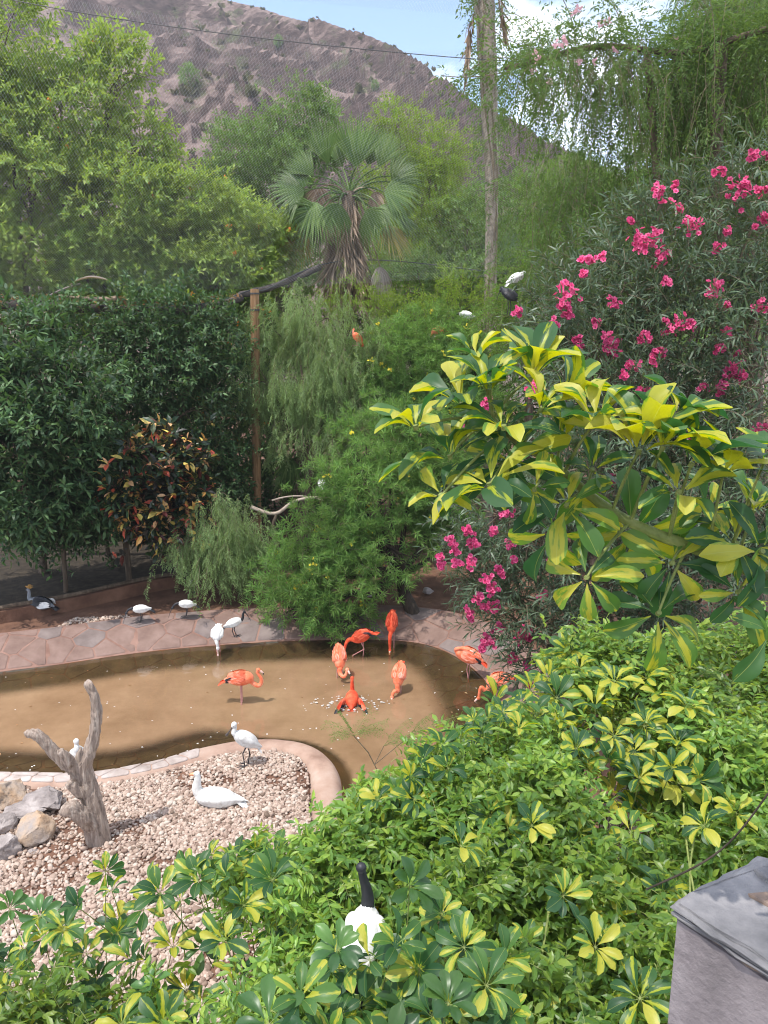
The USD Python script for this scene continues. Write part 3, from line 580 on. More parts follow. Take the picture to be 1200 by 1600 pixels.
# ------------------------------------------------------------------ fence, low wall and rail along the left
def low_wall():
    px = [(-230, 1000), (0, 962), (60, 951), (135, 936), (200, 920), (280, 906)]
    L = np.array([gnd(a, b + 8, .40)[:2] for a, b in px]); L = smooth_line(L, 30); z0 = .32
    t = thing('retaining_wall', 'low rough concrete retaining wall with a wooden rail along its top', 'wall', (*L[15], 0))
    n = nrm(np.gradient(L, axis=0)); n = np.stack([-n[:, 1], n[:, 0]], -1)
    prof = [(-.06, -.05), (-.05, .30), (.16, .31), (.16, -.05)]
    V = np.array([[[*(L[i] + n[i] * d), z0 + z + .025 * (meshkit.noise(np.array([L[i][0] * 2, z * 9, d * 9])) - .5)] for d, z in prof] for i in range(len(L))])
    a, b = V.shape[:2]; i, j = np.meshgrid(np.arange(a - 1), np.arange(b - 1), indexing='ij'); q = np.stack([i * b + j, i * b + j + 1, (i + 1) * b + j + 1, (i + 1) * b + j], -1).reshape(-1, 4)
    put('wall_body', join([(V.reshape(-1, 3), q)]), M['soil'], t)
    c = np.c_[L + n * .03, np.full(len(L), z0 + .37)]
    for k in range(3):
        seg = c[k * 10: k * 10 + 11]; put('rail', tube(seg, .045, 8, .2, k), M['wood_dark'], t)
    return L, n
WL, WN = low_wall()
def post(px, py0, py1, r, label, lean=0.0, mat='wood_dark', name='fence_post', cat='post', group=None):
    b = gnd(px, py0, .45); b[1] += .25; top = at(px - (2 if py0 < 925 else 1), py1, b[1]) ; top[0] += lean
    t = thing(name, label, cat, (b[0], b[1], .4), group)
    pts = np.linspace([b[0], b[1], .3], top, 10); put('shaft', tube(pts, r, 10, .12, int(px)), M[mat], t, smooth=50)
    if name == 'fence_post':
        put('wire_staple', box((b[0], b[1] - r - .004, .3 + (top[2] - .3) * .7), (.05, .02, .02)), M['cable'], t)
    else:
        for k, zf in enumerate((.985, .93)): put('band', tube(np.array([top * zf + pts[0] * (1 - zf) - [0, 0, .02], top * zf + pts[0] * (1 - zf) + [0, 0, .02]]), r * 1.13, 12), M['cable'], t)
    return b, top
post(96, 925, 795, .055, 'thin grey wooden fence post, leftmost behind the retaining wall', group=None)
post(197, 912, 830, .075, 'thicker weathered fence post in the middle of the low wall')
post(271, 900, 832, .05, 'slim fence post at the far right end of the retaining wall rail')
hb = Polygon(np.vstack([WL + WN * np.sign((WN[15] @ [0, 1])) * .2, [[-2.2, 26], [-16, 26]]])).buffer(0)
put('hedge_shade', lifted(shapely.contains_xy(hb, GX[:-1, :-1], GY[:-1, :-1]), .03), M['shade_soil'], smooth=True, kind='structure', label='ground behind the low wall coloured dark for the shade under the hedge')  # sheet over the soil, its dark colour painting the shade beneath the hedge
PB, PT = post(400, 882, 452, .115, 'tall brown timber pole holding up the edge of the net', mat='wood_post', name='net_pole', cat='pole')
PT2 = PT
# dark reed screen behind the hedge
def reed_panel(px0, px1, pyt, pyb, Y, label, seed):
    r = np.random.default_rng(seed); a, b = at(px0, pyb, Y), at(px1, pyb, Y + .3); zb = .3; zt = at(px0, pyt, Y)[2]
    t = thing('reed_screen', label, 'screen', ((a[0] + b[0]) / 2, (a[1] + b[1]) / 2, zb)); n = int(np.hypot(*(b - a)[:2]) / .075); d = (b - a) * [1, 1, 0]
    for k in range(min(n, 280)):
        p = a + d * (k + .5) / n; h = zt + r.normal(0, .03)
        put('reed', tube(np.array([[p[0], p[1] + r.normal(0, .008), zb], [p[0] + r.normal(0, .012), p[1], h]]), .036 * r.uniform(.85, 1.1), 5, caps=False), M['reed'], t)
    for z in (zb + (zt - zb) * .25, zb + (zt - zb) * .8): put('crossbar', box(((a[0] + b[0]) / 2, (a[1] + b[1]) / 2 - .06, z), (np.hypot(*d[:2]), .03, .04), math.atan2(d[1], d[0])), M['wood_dark'], t)
reed_panel(405, 520, 800, 890, 21.8, 'brown reed screen standing between the tall pole and the yellow flowered tree', 4)
reed_panel(-80, 400, 760, 900, 22.6, 'long dark reed screen in the shade behind the left fence posts', 5)
reed_panel(520, 760, 815, 890, 23.2, 'shaded reed screen behind the yellow flowered tree', 6)
# ================================================================== TREES AND SHRUBS BEYOND AND AROUND THE POND
def leafy(name, label, cat, blobs, base, mat, n, k, L, W, length=.5, mode='spiral', spread=55, sag=.25, T=RHOMB, r0=.14, seed=0, gap=.40, shell=.28, up=.8, outward=.7, bark='bark', stem=.008, flowers=None, group=None, gscale=1.1, lift=.25, cull=True, tuft=6, trad=.24):
    """A tree or shrub: trunk, limbs, twigs, and a crown of separate blades on twigs."""
    r = np.random.default_rng(500 + seed)
    t = thing(name, label, cat, base, group)
    tr, lb = limbs_to(base, blobs, r0, seed)
    put('trunk', tr, M[bark], t, smooth=True); put('limbs', join(lb), M[bark], t, smooth=True)
    P, O = crown_points(blobs, n, shell, gap, gscale, seed, cull, tuft, trad)
    D = nrm(O * outward + UP * lift + randdir(len(P), r) * .55)
    m = sprays(P, D, length, k, L, W, spread, mode, sag, up, T, r=r, stem=stem)
    if stem: put('twigs', m[1], M['twig'], t, kind='stuff'); m = m[0]
    put('foliage', m, M[mat], t, kind='stuff')
    if flowers:
        fm, fn, fs, fk = flowers; idx = r.choice(len(P), fn, replace=False)
        F = P[idx] + D[idx] * length * .8; put('blossoms', blossoms(F, fs, fk, r), M[fm], t, kind='stuff')
    return t
def blossoms(F, size, k, r):
    n = len(F); P = np.repeat(F, k, 0) + r.normal(0, size * .35, (n * k, 3)); D = nrm(randdir(n * k, r) + [0, -.4, .5])
    return leaves(P, D, randdir(n * k, r), size * r.uniform(.6, 1.1, n * k), size * .75, OVAL)
B = Blob
def hang(P, Ldir, length, k, L, W, pairs, r, spread=50, sway=.12):
    """Hanging strands from P: thin stems that fall, with pinnate leaves along them."""
    n = len(P); length = length * r.uniform(.6, 1.2, n); t = np.linspace(0, 1, k)
    out = nrm(Ldir * [1, 1, .15]); c = P[:, None] + out[:, None] * (.30 * np.sqrt(t))[None, :, None] * length[:, None, None] - UP * (t ** 1.25)[None, :, None] * length[:, None, None]
    c = c + r.normal(0, sway, (n, 1, 3)) * t[None, :, None] * [1, 1, .2]
    P2 = c[:, 1:].reshape(-1, 3); T2 = nrm(np.diff(c, axis=1).reshape(-1, 3)); A, Bv = perp(T2)
    az = r.uniform(0, 6.28, len(P2)); rad = A * np.cos(az)[:, None] + Bv * np.sin(az)[:, None]
    D = nrm(T2 * .8 + rad * .6 - UP * .3)
    m = sprays(P2, D, pairs * L * .42, pairs * 2, L, W, spread, 'flat', .3, .3, RHOMB, r=r)
    return m, ribbons(c, .008, randdir(n, r))

# trees outside the net, upper left
leafy('broadleaf_tree', 'tall loose yellow green tree filling the upper left corner', 'tree',
      [B(5, 70, 80, 90, 23), B(95, 170, 90, 85, 23), B(45, 270, 110, 90, 22.5), B(190, 110, 55, 42, 23.5), B(215, 225, 45, 42, 23.5), B(170, 330, 95, 80, 22.5), B(40, 400, 90, 80, 22), B(-60, 180, 110, 140, 23), B(-60, 380, 90, 100, 22)],
      at(40, 860, 23.5) * [1, 1, 0] + [0, 0, .3], 'leaf_sunny', 6600, 9, .19, .08, .5, r0=.22, seed=1, gap=.43, gscale=.9, flowers=('petal_orange', 26, .07, 5))
leafy('broadleaf_tree', 'spreading yellow green tree with a rounded top below the rocky spur', 'tree',
      [B(300, 330, 85, 55, 23.5), B(380, 390, 70, 60, 24), B(240, 400, 85, 60, 22.8), B(330, 430, 90, 45, 22.8), B(150, 430, 80, 45, 22.3)],
      at(300, 860, 23.8) * [1, 1, 0] + [0, 0, .3], 'leaf_sunny', 5200, 9, .175, .074, .45, r0=.2, seed=2, gap=.42, flowers=('petal_orange', 40, .08, 6))
leafy('broadleaf_tree', 'mid green tree behind the palm on its left, in front of the bare slope', 'tree',
      [B(385, 245, 52, 52, 29), B(430, 215, 34, 36, 29.5), B(425, 300, 62, 60, 28.5), B(475, 180, 24, 38, 30), B(500, 215, 34, 45, 30), B(360, 300, 40, 40, 28)],
      at(420, 800, 29) * [1, 1, 0] + [0, 0, .5], 'leaf_mid', 2700, 9, .16, .06, .5, r0=.2, seed=3, gap=.42)
leafy('flat_topped_tree', 'lime green tree with flat tufts to the right behind the palm', 'tree',
      [B(618, 192, 44, 20, 31), B(672, 235, 52, 28, 30.5), B(690, 255, 36, 24, 30), B(612, 235, 30, 30, 31), B(660, 300, 52, 50, 30), B(605, 300, 46, 60, 31), B(690, 350, 50, 50, 29.5), B(640, 390, 60, 45, 29)],
      at(650, 800, 30) * [1, 1, 0] + [0, 0, .5], 'leaf_lime', 3200, 9, .15, .045, .45, r0=.18, seed=4, gap=.40, gscale=1.0)
leafy('broadleaf_tree', 'dark leafy tree behind the tall trunk, below the mountain shoulder', 'tree',
      [B(730, 360, 60, 50, 28), B(790, 330, 60, 50, 28.5), B(720, 430, 70, 50, 27), B(810, 420, 70, 60, 27), B(860, 330, 60, 55, 28), B(650, 450, 70, 40, 26.5)],
      at(760, 800, 28) * [1, 1, 0] + [0, 0, .5], 'leaf_mid', 3300, 9, .15, .055, .5, r0=.18, seed=5, gap=.36)
leafy('feathery_tree', 'bright green feathery tree right of the tall trunk above the oleander', 'tree',
      [B(900, 350, 75, 60, 19), B(960, 330, 70, 50, 19), B(880, 430, 70, 50, 18), B(1010, 360, 90, 60, 18.5), B(830, 480, 60, 40, 18), B(930, 420, 70, 60, 17.5), B(1060, 270, 60, 70, 17.5), B(1130, 220, 70, 90, 17), B(900, 290, 50, 40, 18.5), B(980, 260, 40, 40, 18), B(1180, 330, 60, 70, 17), B(1110, 120, 60, 70, 15.5), B(1190, 60, 70, 90, 15.5), B(1060, 170, 50, 50, 16)],
      at(930, 800, 19) * [1, 1, 0] + [0, 0, .4], 'leaf_feather', 9000, 16, .09, .028, .5, 'flat', 62, .35, r0=.13, seed=6, gap=.38, lift=.0)
leafy('orange_flowered_shrub', 'shrub dotted with orange flowers just left of the tall timber pole', 'shrub',
      [B(345, 520, 50, 55, 22.4), B(345, 600, 48, 60, 22), B(420, 500, 40, 40, 23.3), B(350, 700, 40, 70, 21.8)],
      at(345, 880, 22.3) * [1, 1, 0] + [0, 0, .3], 'leaf_mid', 1500, 9, .13, .05, .42, r0=.09, seed=7, gap=.36, flowers=('petal_orange', 60, .08, 6))
# far green slope filling the gaps behind the trees
leafy('hedge', 'dense green thicket across the slope behind the palm', 'thicket',
      [B(520, 470, 110, 60, 33), B(420, 420, 90, 70, 33), B(640, 480, 110, 60, 32), B(760, 500, 110, 60, 31), B(300, 480, 110, 60, 33), B(560, 380, 120, 60, 35), B(900, 500, 120, 70, 28), B(1040, 470, 130, 90, 27), B(1160, 450, 120, 110, 26), B(780, 400, 90, 60, 33), B(800, 600, 110, 70, 27), B(900, 620, 110, 80, 25), B(1050, 600, 120, 90, 24), B(700, 680, 110, 70, 26), B(850, 740, 130, 80, 24), B(1020, 760, 130, 90, 23), B(1180, 700, 110, 120, 23), B(560, 640, 90, 80, 27), B(620, 760, 100, 60, 25)],
      at(620, 760, 33) * [1, 1, 0] + [0, 0, .8], 'leaf_mid', 9000, 9, .2, .085, .6, r0=.12, seed=8, gap=.26, cull=False)
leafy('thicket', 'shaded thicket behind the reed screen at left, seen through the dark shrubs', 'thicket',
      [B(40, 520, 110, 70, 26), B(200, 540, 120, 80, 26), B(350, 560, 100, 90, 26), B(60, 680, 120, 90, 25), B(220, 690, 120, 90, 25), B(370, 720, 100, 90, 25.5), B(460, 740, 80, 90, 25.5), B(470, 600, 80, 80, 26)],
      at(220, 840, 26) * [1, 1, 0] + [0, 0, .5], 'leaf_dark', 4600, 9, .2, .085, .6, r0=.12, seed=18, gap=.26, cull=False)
# inside the net, left: dark hedge in the shade
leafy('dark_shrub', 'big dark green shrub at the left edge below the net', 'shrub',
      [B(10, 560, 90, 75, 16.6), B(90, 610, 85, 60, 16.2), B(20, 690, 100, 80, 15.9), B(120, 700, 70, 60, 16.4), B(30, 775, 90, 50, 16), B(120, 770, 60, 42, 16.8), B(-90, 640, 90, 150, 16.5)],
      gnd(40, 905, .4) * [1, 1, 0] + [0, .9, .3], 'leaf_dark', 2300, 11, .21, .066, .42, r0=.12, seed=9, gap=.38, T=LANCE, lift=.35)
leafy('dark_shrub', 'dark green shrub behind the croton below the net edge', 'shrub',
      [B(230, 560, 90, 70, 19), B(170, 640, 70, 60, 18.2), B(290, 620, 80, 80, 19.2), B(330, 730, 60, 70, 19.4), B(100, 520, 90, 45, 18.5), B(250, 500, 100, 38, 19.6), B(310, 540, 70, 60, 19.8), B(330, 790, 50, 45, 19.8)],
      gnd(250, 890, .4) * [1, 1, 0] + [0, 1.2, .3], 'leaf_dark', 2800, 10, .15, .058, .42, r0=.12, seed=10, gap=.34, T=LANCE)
leafy('dark_shrub', 'low dark shrub hanging over the middle fence posts', 'shrub',
      [B(165, 755, 70, 55, 17.6), B(205, 800, 65, 35, 18.3), B(120, 805, 60, 34, 18), B(60, 812, 70, 28, 17.5)],
      gnd(160, 895, .4) * [1, 1, 0] + [0, .9, .3], 'leaf_dark', 900, 9, .15, .06, .38, r0=.08, seed=11, gap=.42, T=LANCE)
leafy('croton', 'croton shrub with red, yellow and near black leaves in front of the dark hedge', 'shrub',
      [B(255, 710, 48, 42, 17.0), B(230, 770, 42, 42, 16.9), B(285, 780, 40, 40, 17.1), B(250, 815, 55, 30, 17.2), B(290, 690, 26, 26, 17.2)],
      gnd(255, 888, .4) * [1, 1, 0] + [0, .7, .3], 'leaf_croton', 420, 9, .24, .11, .28, r0=.05, seed=12, gap=.32, T=OVAL, spread=62, lift=.4)

# weeping pepper tree in the middle and its low hanging branch
def weeping(name, label, blobs, base, n, length, seed, mat='leaf_weep', k=8, L=.09, W=.024, pairs=5, r0=.15, bark='bark', up_only=True, cat='tree'):
    r = np.random.default_rng(700 + seed); t = thing(name, label, cat, base)
    tr, lb = limbs_to(base, blobs, r0, seed, .55); put('trunk', tr, M[bark], t, smooth=True); put('limbs', join(lb), M[bark], t, smooth=True)
    P, O = crown_points(blobs, n, .3, .38, 1.1, seed, True, 9, .28)
    m, st = hang(P, O, length, k, L, W, pairs, r)
    put('foliage', m, M[mat], t, kind='stuff'); put('strands', st, M['twig'], t, kind='stuff'); return t
weeping('pepper_tree', 'grey green weeping pepper tree in the middle behind the yellow flowered tree',
        [B(490, 490, 62, 40, 20.2), B(440, 520, 40, 40, 20.6), B(470, 570, 70, 50, 19.6), B(540, 560, 60, 60, 20), B(450, 640, 50, 50, 19.6), B(520, 640, 55, 50, 19.4), B(600, 530, 40, 40, 20.6), B(570, 600, 60, 50, 19.8), B(420, 590, 35, 50, 20)],
        gnd(470, 880, .4) * [1, 1, 0] + [0, 0, .3], 1150, .62, 1)
weeping('pepper_tree', 'low light green pepper tree drooping over the soil beside the pole',
        [B(345, 800, 40, 36, 16.9), B(330, 850, 42, 35, 16.7), B(372, 845, 36, 38, 17)],
        gnd(365, 925, .4) * [1, 1, 0] + [0, .0, .3], 420, .6, 2, L=.075, W=.022, r0=.05)

# yellow oleander beside the pond and a second one behind it
def thevetia(label, blobs, base, n, seed, nf, r0, L=.125, trunk_only=False):
    r = np.random.default_rng(800 + seed); t = thing('yellow_flowered_tree', label, 'tree', base)
    tr, lb = limbs_to(base, blobs, r0, seed, .42); put('trunk', tr, M['bark_dark'], t, smooth=True); put('limbs', join(lb), M['bark_dark'], t, smooth=True)
    P, O = crown_points(blobs, n, .26, .42, 1.5, seed, True, 5, .2); D = nrm(O * .6 + UP * .35 + randdir(len(P), r) * .5)
    m, st = sprays(P, D, .22, 15, L * 1.25, .021, 60, 'spiral', .15, .7, RHOMB, r=r, stem=.007, start=.3)
    put('foliage', m, M['leaf_thev'], t, kind='stuff'); put('twigs', st, M['twig'], t, kind='stuff')
    idx = r.choice(len(P), nf, replace=False); put('blossoms', blossoms(P[idx] + D[idx] * .30, .085, 6, r), M['petal_yellow'], t, kind='stuff'); return t
tb = gnd(652, 957, .38)
thevetia('round bright green tree with narrow leaves and yellow flowers overhanging the far bank',
         [B(590, 760, 90, 75, 16.4), B(660, 770, 60, 80, 16.8), B(520, 830, 62, 52, 16), B(470, 905, 50, 48, 15.6), B(540, 925, 62, 55, 15.4), B(600, 850, 70, 50, 16), B(660, 700, 60, 50, 17), B(560, 700, 50, 40, 16.8), B(610, 690, 60, 45, 16.8), B(450, 950, 40, 30, 15.4), B(690, 800, 40, 40, 16.6), B(545, 975, 50, 22, 15.1), B(700, 760, 50, 60, 16.4), B(480, 860, 40, 30, 15.8)],
         tb, 3600, 1, 60, .17)
thevetia('farther bright green shrub with yellow flowers behind the overhanging tree',
         [B(640, 570, 80, 60, 20.5), B(700, 600, 60, 60, 20.5), B(600, 630, 50, 45, 20), B(680, 530, 60, 40, 21), B(745, 560, 50, 60, 20.5), B(720, 660, 60, 60, 19.5)],
         gnd(690, 890, .4) * [1, 1, 0] + [0, .5, .3], 2900, 2, 60, .10)
leafy('bank_shrub', 'small leafy green saplings among the perched birds, right of the palm skirt', 'shrub',
      [B(560, 480, 50, 30, 23), B(640, 500, 60, 30, 23), B(720, 480, 60, 40, 23), B(790, 520, 60, 50, 22), B(850, 520, 50, 50, 20)],
      at(680, 860, 23) * [1, 1, 0] + [0, 0, .4], 'leaf_lime', 1300, 11, .12, .03, .42, r0=.08, seed=14, gap=.38, lift=.5)

# ------------------------------------------------------------------ palms
def fan(hub, axis, up, R, nseg=30, open_deg=210, droop=.25, r=rng, wmul=1.0):
    """A costapalmate blade: pleated segments joined to the middle, then free and drooping at the tips."""
    axis = nrm(axis); up = nrm(up - axis * (up @ axis)); side = np.cross(up, axis); V, F = [], []
    for k in range(nseg):
        a = math.radians((k / (nseg - 1) - .5) * open_deg) + r.normal(0, .015); d = axis * math.cos(a) + side * math.sin(a); s = nrm(np.cross(up, d))
        Rk = R * (1 - .22 * abs(k / (nseg - 1) - .5)) * r.uniform(.9, 1.05); w = wmul * R * math.radians(open_deg) / nseg * .5
        dr = droop * r.uniform(.6, 1.5); b = len(V)
        for t, ww, z in ((.03, .06, 0), (.25, .30, .03), (.42, .44, .02), (.72, .24, -.08 * dr * 3), (1.0, .02, -dr)):
            p = hub + d * Rk * t + UP * min(z, 0) * Rk + up * max(z, 0) * Rk
            V += [p - s * w * ww * 2 + up * .0, p + up * w * .35 * ww * 2, p + s * w * ww * 2]
        for i in range(4):
            for j in range(2):
                q = b + i * 3 + j; F += [[q, q + 1, q + 4], [q, q + 4, q + 3]]
    return np.array(V), np.array(F)
def fan_palm(label, basep, crown, fans, skirt_n, skirt_len, r0, seed, scale):
    r = np.random.default_rng(seed); t = thing('fan_palm', label, 'palm', basep)
    put('trunk', tube(np.linspace(basep, crown, 14), np.linspace(r0 * 1.15, r0, 14), 12, .2, seed), M['bark'], t, smooth=True)
    for fi, (hp, tip, mat, droop, R) in enumerate(fans):
        ax = tip - hp; mid = (crown + hp) / 2 + UP * .12
        f = put('frond', fan(hp, ax, nrm(np.array([r.normal(0, .55), -.75, .5]) + r.normal(0, .2, 3)), R, 26, 84 if ax[2] > .55 * np.linalg.norm(ax) else 125, droop, r), M[mat], t)
        put('petiole', limb([crown - UP * .15, mid, hp], .035, .018, 8, 5, 0), M['palm_green' if mat in ('palm_green', 'palm_yellow') else 'palm_dead'], f)
    if skirt_n:
        P, D, Lh = [], [], []
        for k in range(skirt_n):
            a = r.uniform(0, 6.28); h = r.uniform(.0, 1.0) ** .8; o = np.array([math.cos(a), math.sin(a), 0])
            P.append(crown - UP * (skirt_len * .62 * h - .1) + o * r0 * 1.1); D.append(o * r.uniform(.18, .38 + .25 * h) - UP); Lh.append(r.uniform(.5, 1.05) * scale)
        m = sprays(np.array(P), np.array(D), np.array(Lh), 7, .75 * scale, .055 * scale, 16, 'spiral', .1, .1, LANCE, r=r, start=.05)
        put('dead_skirt', m, M['palm_dead'], t, kind='stuff')
    return t
YP = 24.0
def pp(x, y, dy=0.0): return at(x, y, YP + dy)
fan_palm('tall fan palm with a brown skirt of dead fronds in the middle of the slope', pp(545, 700) * [1, 1, 0] + [0, 0, .5], pp(545, 300),
         [(pp(513, 256, -.3), pp(497, 185, -.5), 'palm_green', .05, 1.4), (pp(556, 262, -.5), pp(560, 180, -.6), 'palm_green', .05, 1.6), (pp(592, 262, -.2), pp(616, 200, -.3), 'palm_green', .06, 1.3), (pp(490, 275, .4), pp(452, 235, .4), 'palm_green', .1, 1.1),
          (pp(476, 300, -.5), pp(418, 296, -.8), 'palm_green', .22, 1.25), (pp(494, 315, -.7), pp(470, 372, -1.0), 'palm_green', .25, 1.25), (pp(600, 300, -.4), pp(655, 302, -.6), 'palm_green', .28, 1.2), (pp(572, 328, -.7), pp(592, 385, -1.1), 'palm_green', .2, 1.15),
          (pp(602, 352, -.3), pp(640, 400, -.5), 'palm_yellow', .2, 1.2), (pp(468, 352, .1), pp(450, 405, 0), 'palm_yellow', .3, 1.15), (pp(622, 342, .3), pp(655, 355, .3), 'palm_green', .25, .85), 
          (pp(610, 275, .5), pp(650, 240, .7), 'palm_green', .18, 1.2), (pp(505, 330, -.4), pp(500, 400, -.5), 'palm_dead', .4, 1.0), (pp(585, 300, -.1), pp(592, 350, -.2), 'palm_dead', .5, .7),
          (pp(594, 416, -.4), pp(600, 466, -.5), 'palm_grey', .5, .95), (pp(535, 262, .3), pp(530, 200, .3), 'palm_green', .06, 1.35), (pp(575, 258, .4), pp(590, 200, .4), 'palm_green', .06, 1.3), (pp(480, 290, .3), pp(436, 262, .3), 'palm_green', .12, 1.1), (pp(612, 285, .3), pp(652, 262, .3), 'palm_green', .12, 1.1), (pp(500, 330, -.6), pp(462, 350, -.9), 'palm_green', .3, 1.1), (pp(592, 322, -.5), pp(632, 345, -.8), 'palm_green', .3, 1.1), (pp(530, 318, -.8), pp(520, 372, -1.0), 'palm_green', .4, 1.0), (pp(500, 292, -.1), pp(494, 340, -.2), 'palm_dead', .5, .7)], 150, 3.6, .2, 5, 1.15)
YS = 23.5
def ps(x, y, dy=0.0): return at(x, y, YS + dy)
fan_palm('small pale fan palm half hidden right of the tall trunk', ps(830, 640) * [1, 1, 0] + [0, 0, .5], ps(832, 392),
         [(ps(835, 375, 0), ps(838, 335, 0), 'palm_green', .1, .95), (ps(815, 385, -.2), ps(785, 372, -.2), 'palm_green', .2, .9), (ps(850, 385, -.2), ps(880, 375, -.2), 'palm_green', .2, .9), (ps(822, 398, -.4), ps(808, 430, -.5), 'palm_green', .3, .85), (ps(845, 400, -.4), ps(860, 428, -.5), 'palm_green', .3, .85)], 0, 1, .12, 6, .8)
YT = 20.6
def pt(x, y, dy=0.0): return at(x, y, YT + dy)
fan_palm('low palm with a hanging brown skirt beside the dead branch', gnd(472, 872, .4) * [1, 1, 0] + [0, .6, .3], pt(472, 705),
         [(pt(455, 715, -.3), pt(435, 755, -.5), 'palm_green', .3, .8), (pt(490, 715, -.2), pt(510, 750, -.4), 'palm_green', .3, .7), (pt(450, 740, -.3), pt(445, 780, -.4), 'palm_green', .3, .7)], 34, 1.4, .12, 7, .75)

# ------------------------------------------------------------------ tall trunk with climbing vine
def tall_trunk():
    Y = 22.5; b = at(766, 640, Y) * [1, 1, 0] + [0, 0, .6]; pts = [b, at(766, 450, Y), at(768, 300, Y), at(764, 150, Y), at(757, 0, Y), at(752, -160, Y)]
    c = spline(pts, 40); kk = np.linspace(0, 1, 40); rad = np.interp(kk, [0, .35, .6, .8, 1], [.21, .165, .18, .27, .30])
    t = thing('tall_trunk', 'tall pale bare trunk wrapped with climbing vine, reaching out of the top', 'tree', b)
    put('trunk', tube(c, rad, 14, .22, 3), M['bark_pale'], t, smooth=True)
    r = np.random.default_rng(91)
    for (x, y, dx) in ((742, 40, -.2), (735, 75, -.1), (778, 20, .2)):
        p = at(x, y, Y - .35); put('dead_frond', sprays(np.array([p + [0, 0, .5]] * 3), nrm(np.array([[dx, -.1, -1]] * 3)), .9, 9, .55, .06, 14, 'spiral', .1, .1, LANCE, r=r), M['palm_dead'], t)
    n = 520; s = r.choice(40, n, p=np.interp(np.arange(40), [0, 14, 24, 30, 39], [.2, .1, .9, 1.8, 1.4]) / np.interp(np.arange(40), [0, 14, 24, 30, 39], [.2, .1, .9, 1.8, 1.4]).sum())
    a = r.uniform(0, 6.28, n); o = np.stack([np.cos(a), np.sin(a), 0 * a], -1); P = c[s] + o * (rad[s] * r.uniform(.9, 1.25, n))[:, None] + UP * r.uniform(-.25, .25, n)[:, None]
    put('vine_leaves', sprays(P, nrm(o + randdir(n, r) * .6 - UP * .3), .42, 9, .12, .046, 60, 'flat', .4, .4, r=r), M['leaf_vine'], t, kind='stuff')
    for sgn in (-1, 1, .3):
        zc = c[8:36] + np.stack([sgn * .8 * rad[8:36] * np.cos(np.arange(28) * .35 + sgn), -rad[8:36] * .9, 0 * rad[8:36]], -1); put('vine_stem', tube(zc, .02, 5, .1), M['twig'], t)
tall_trunk()

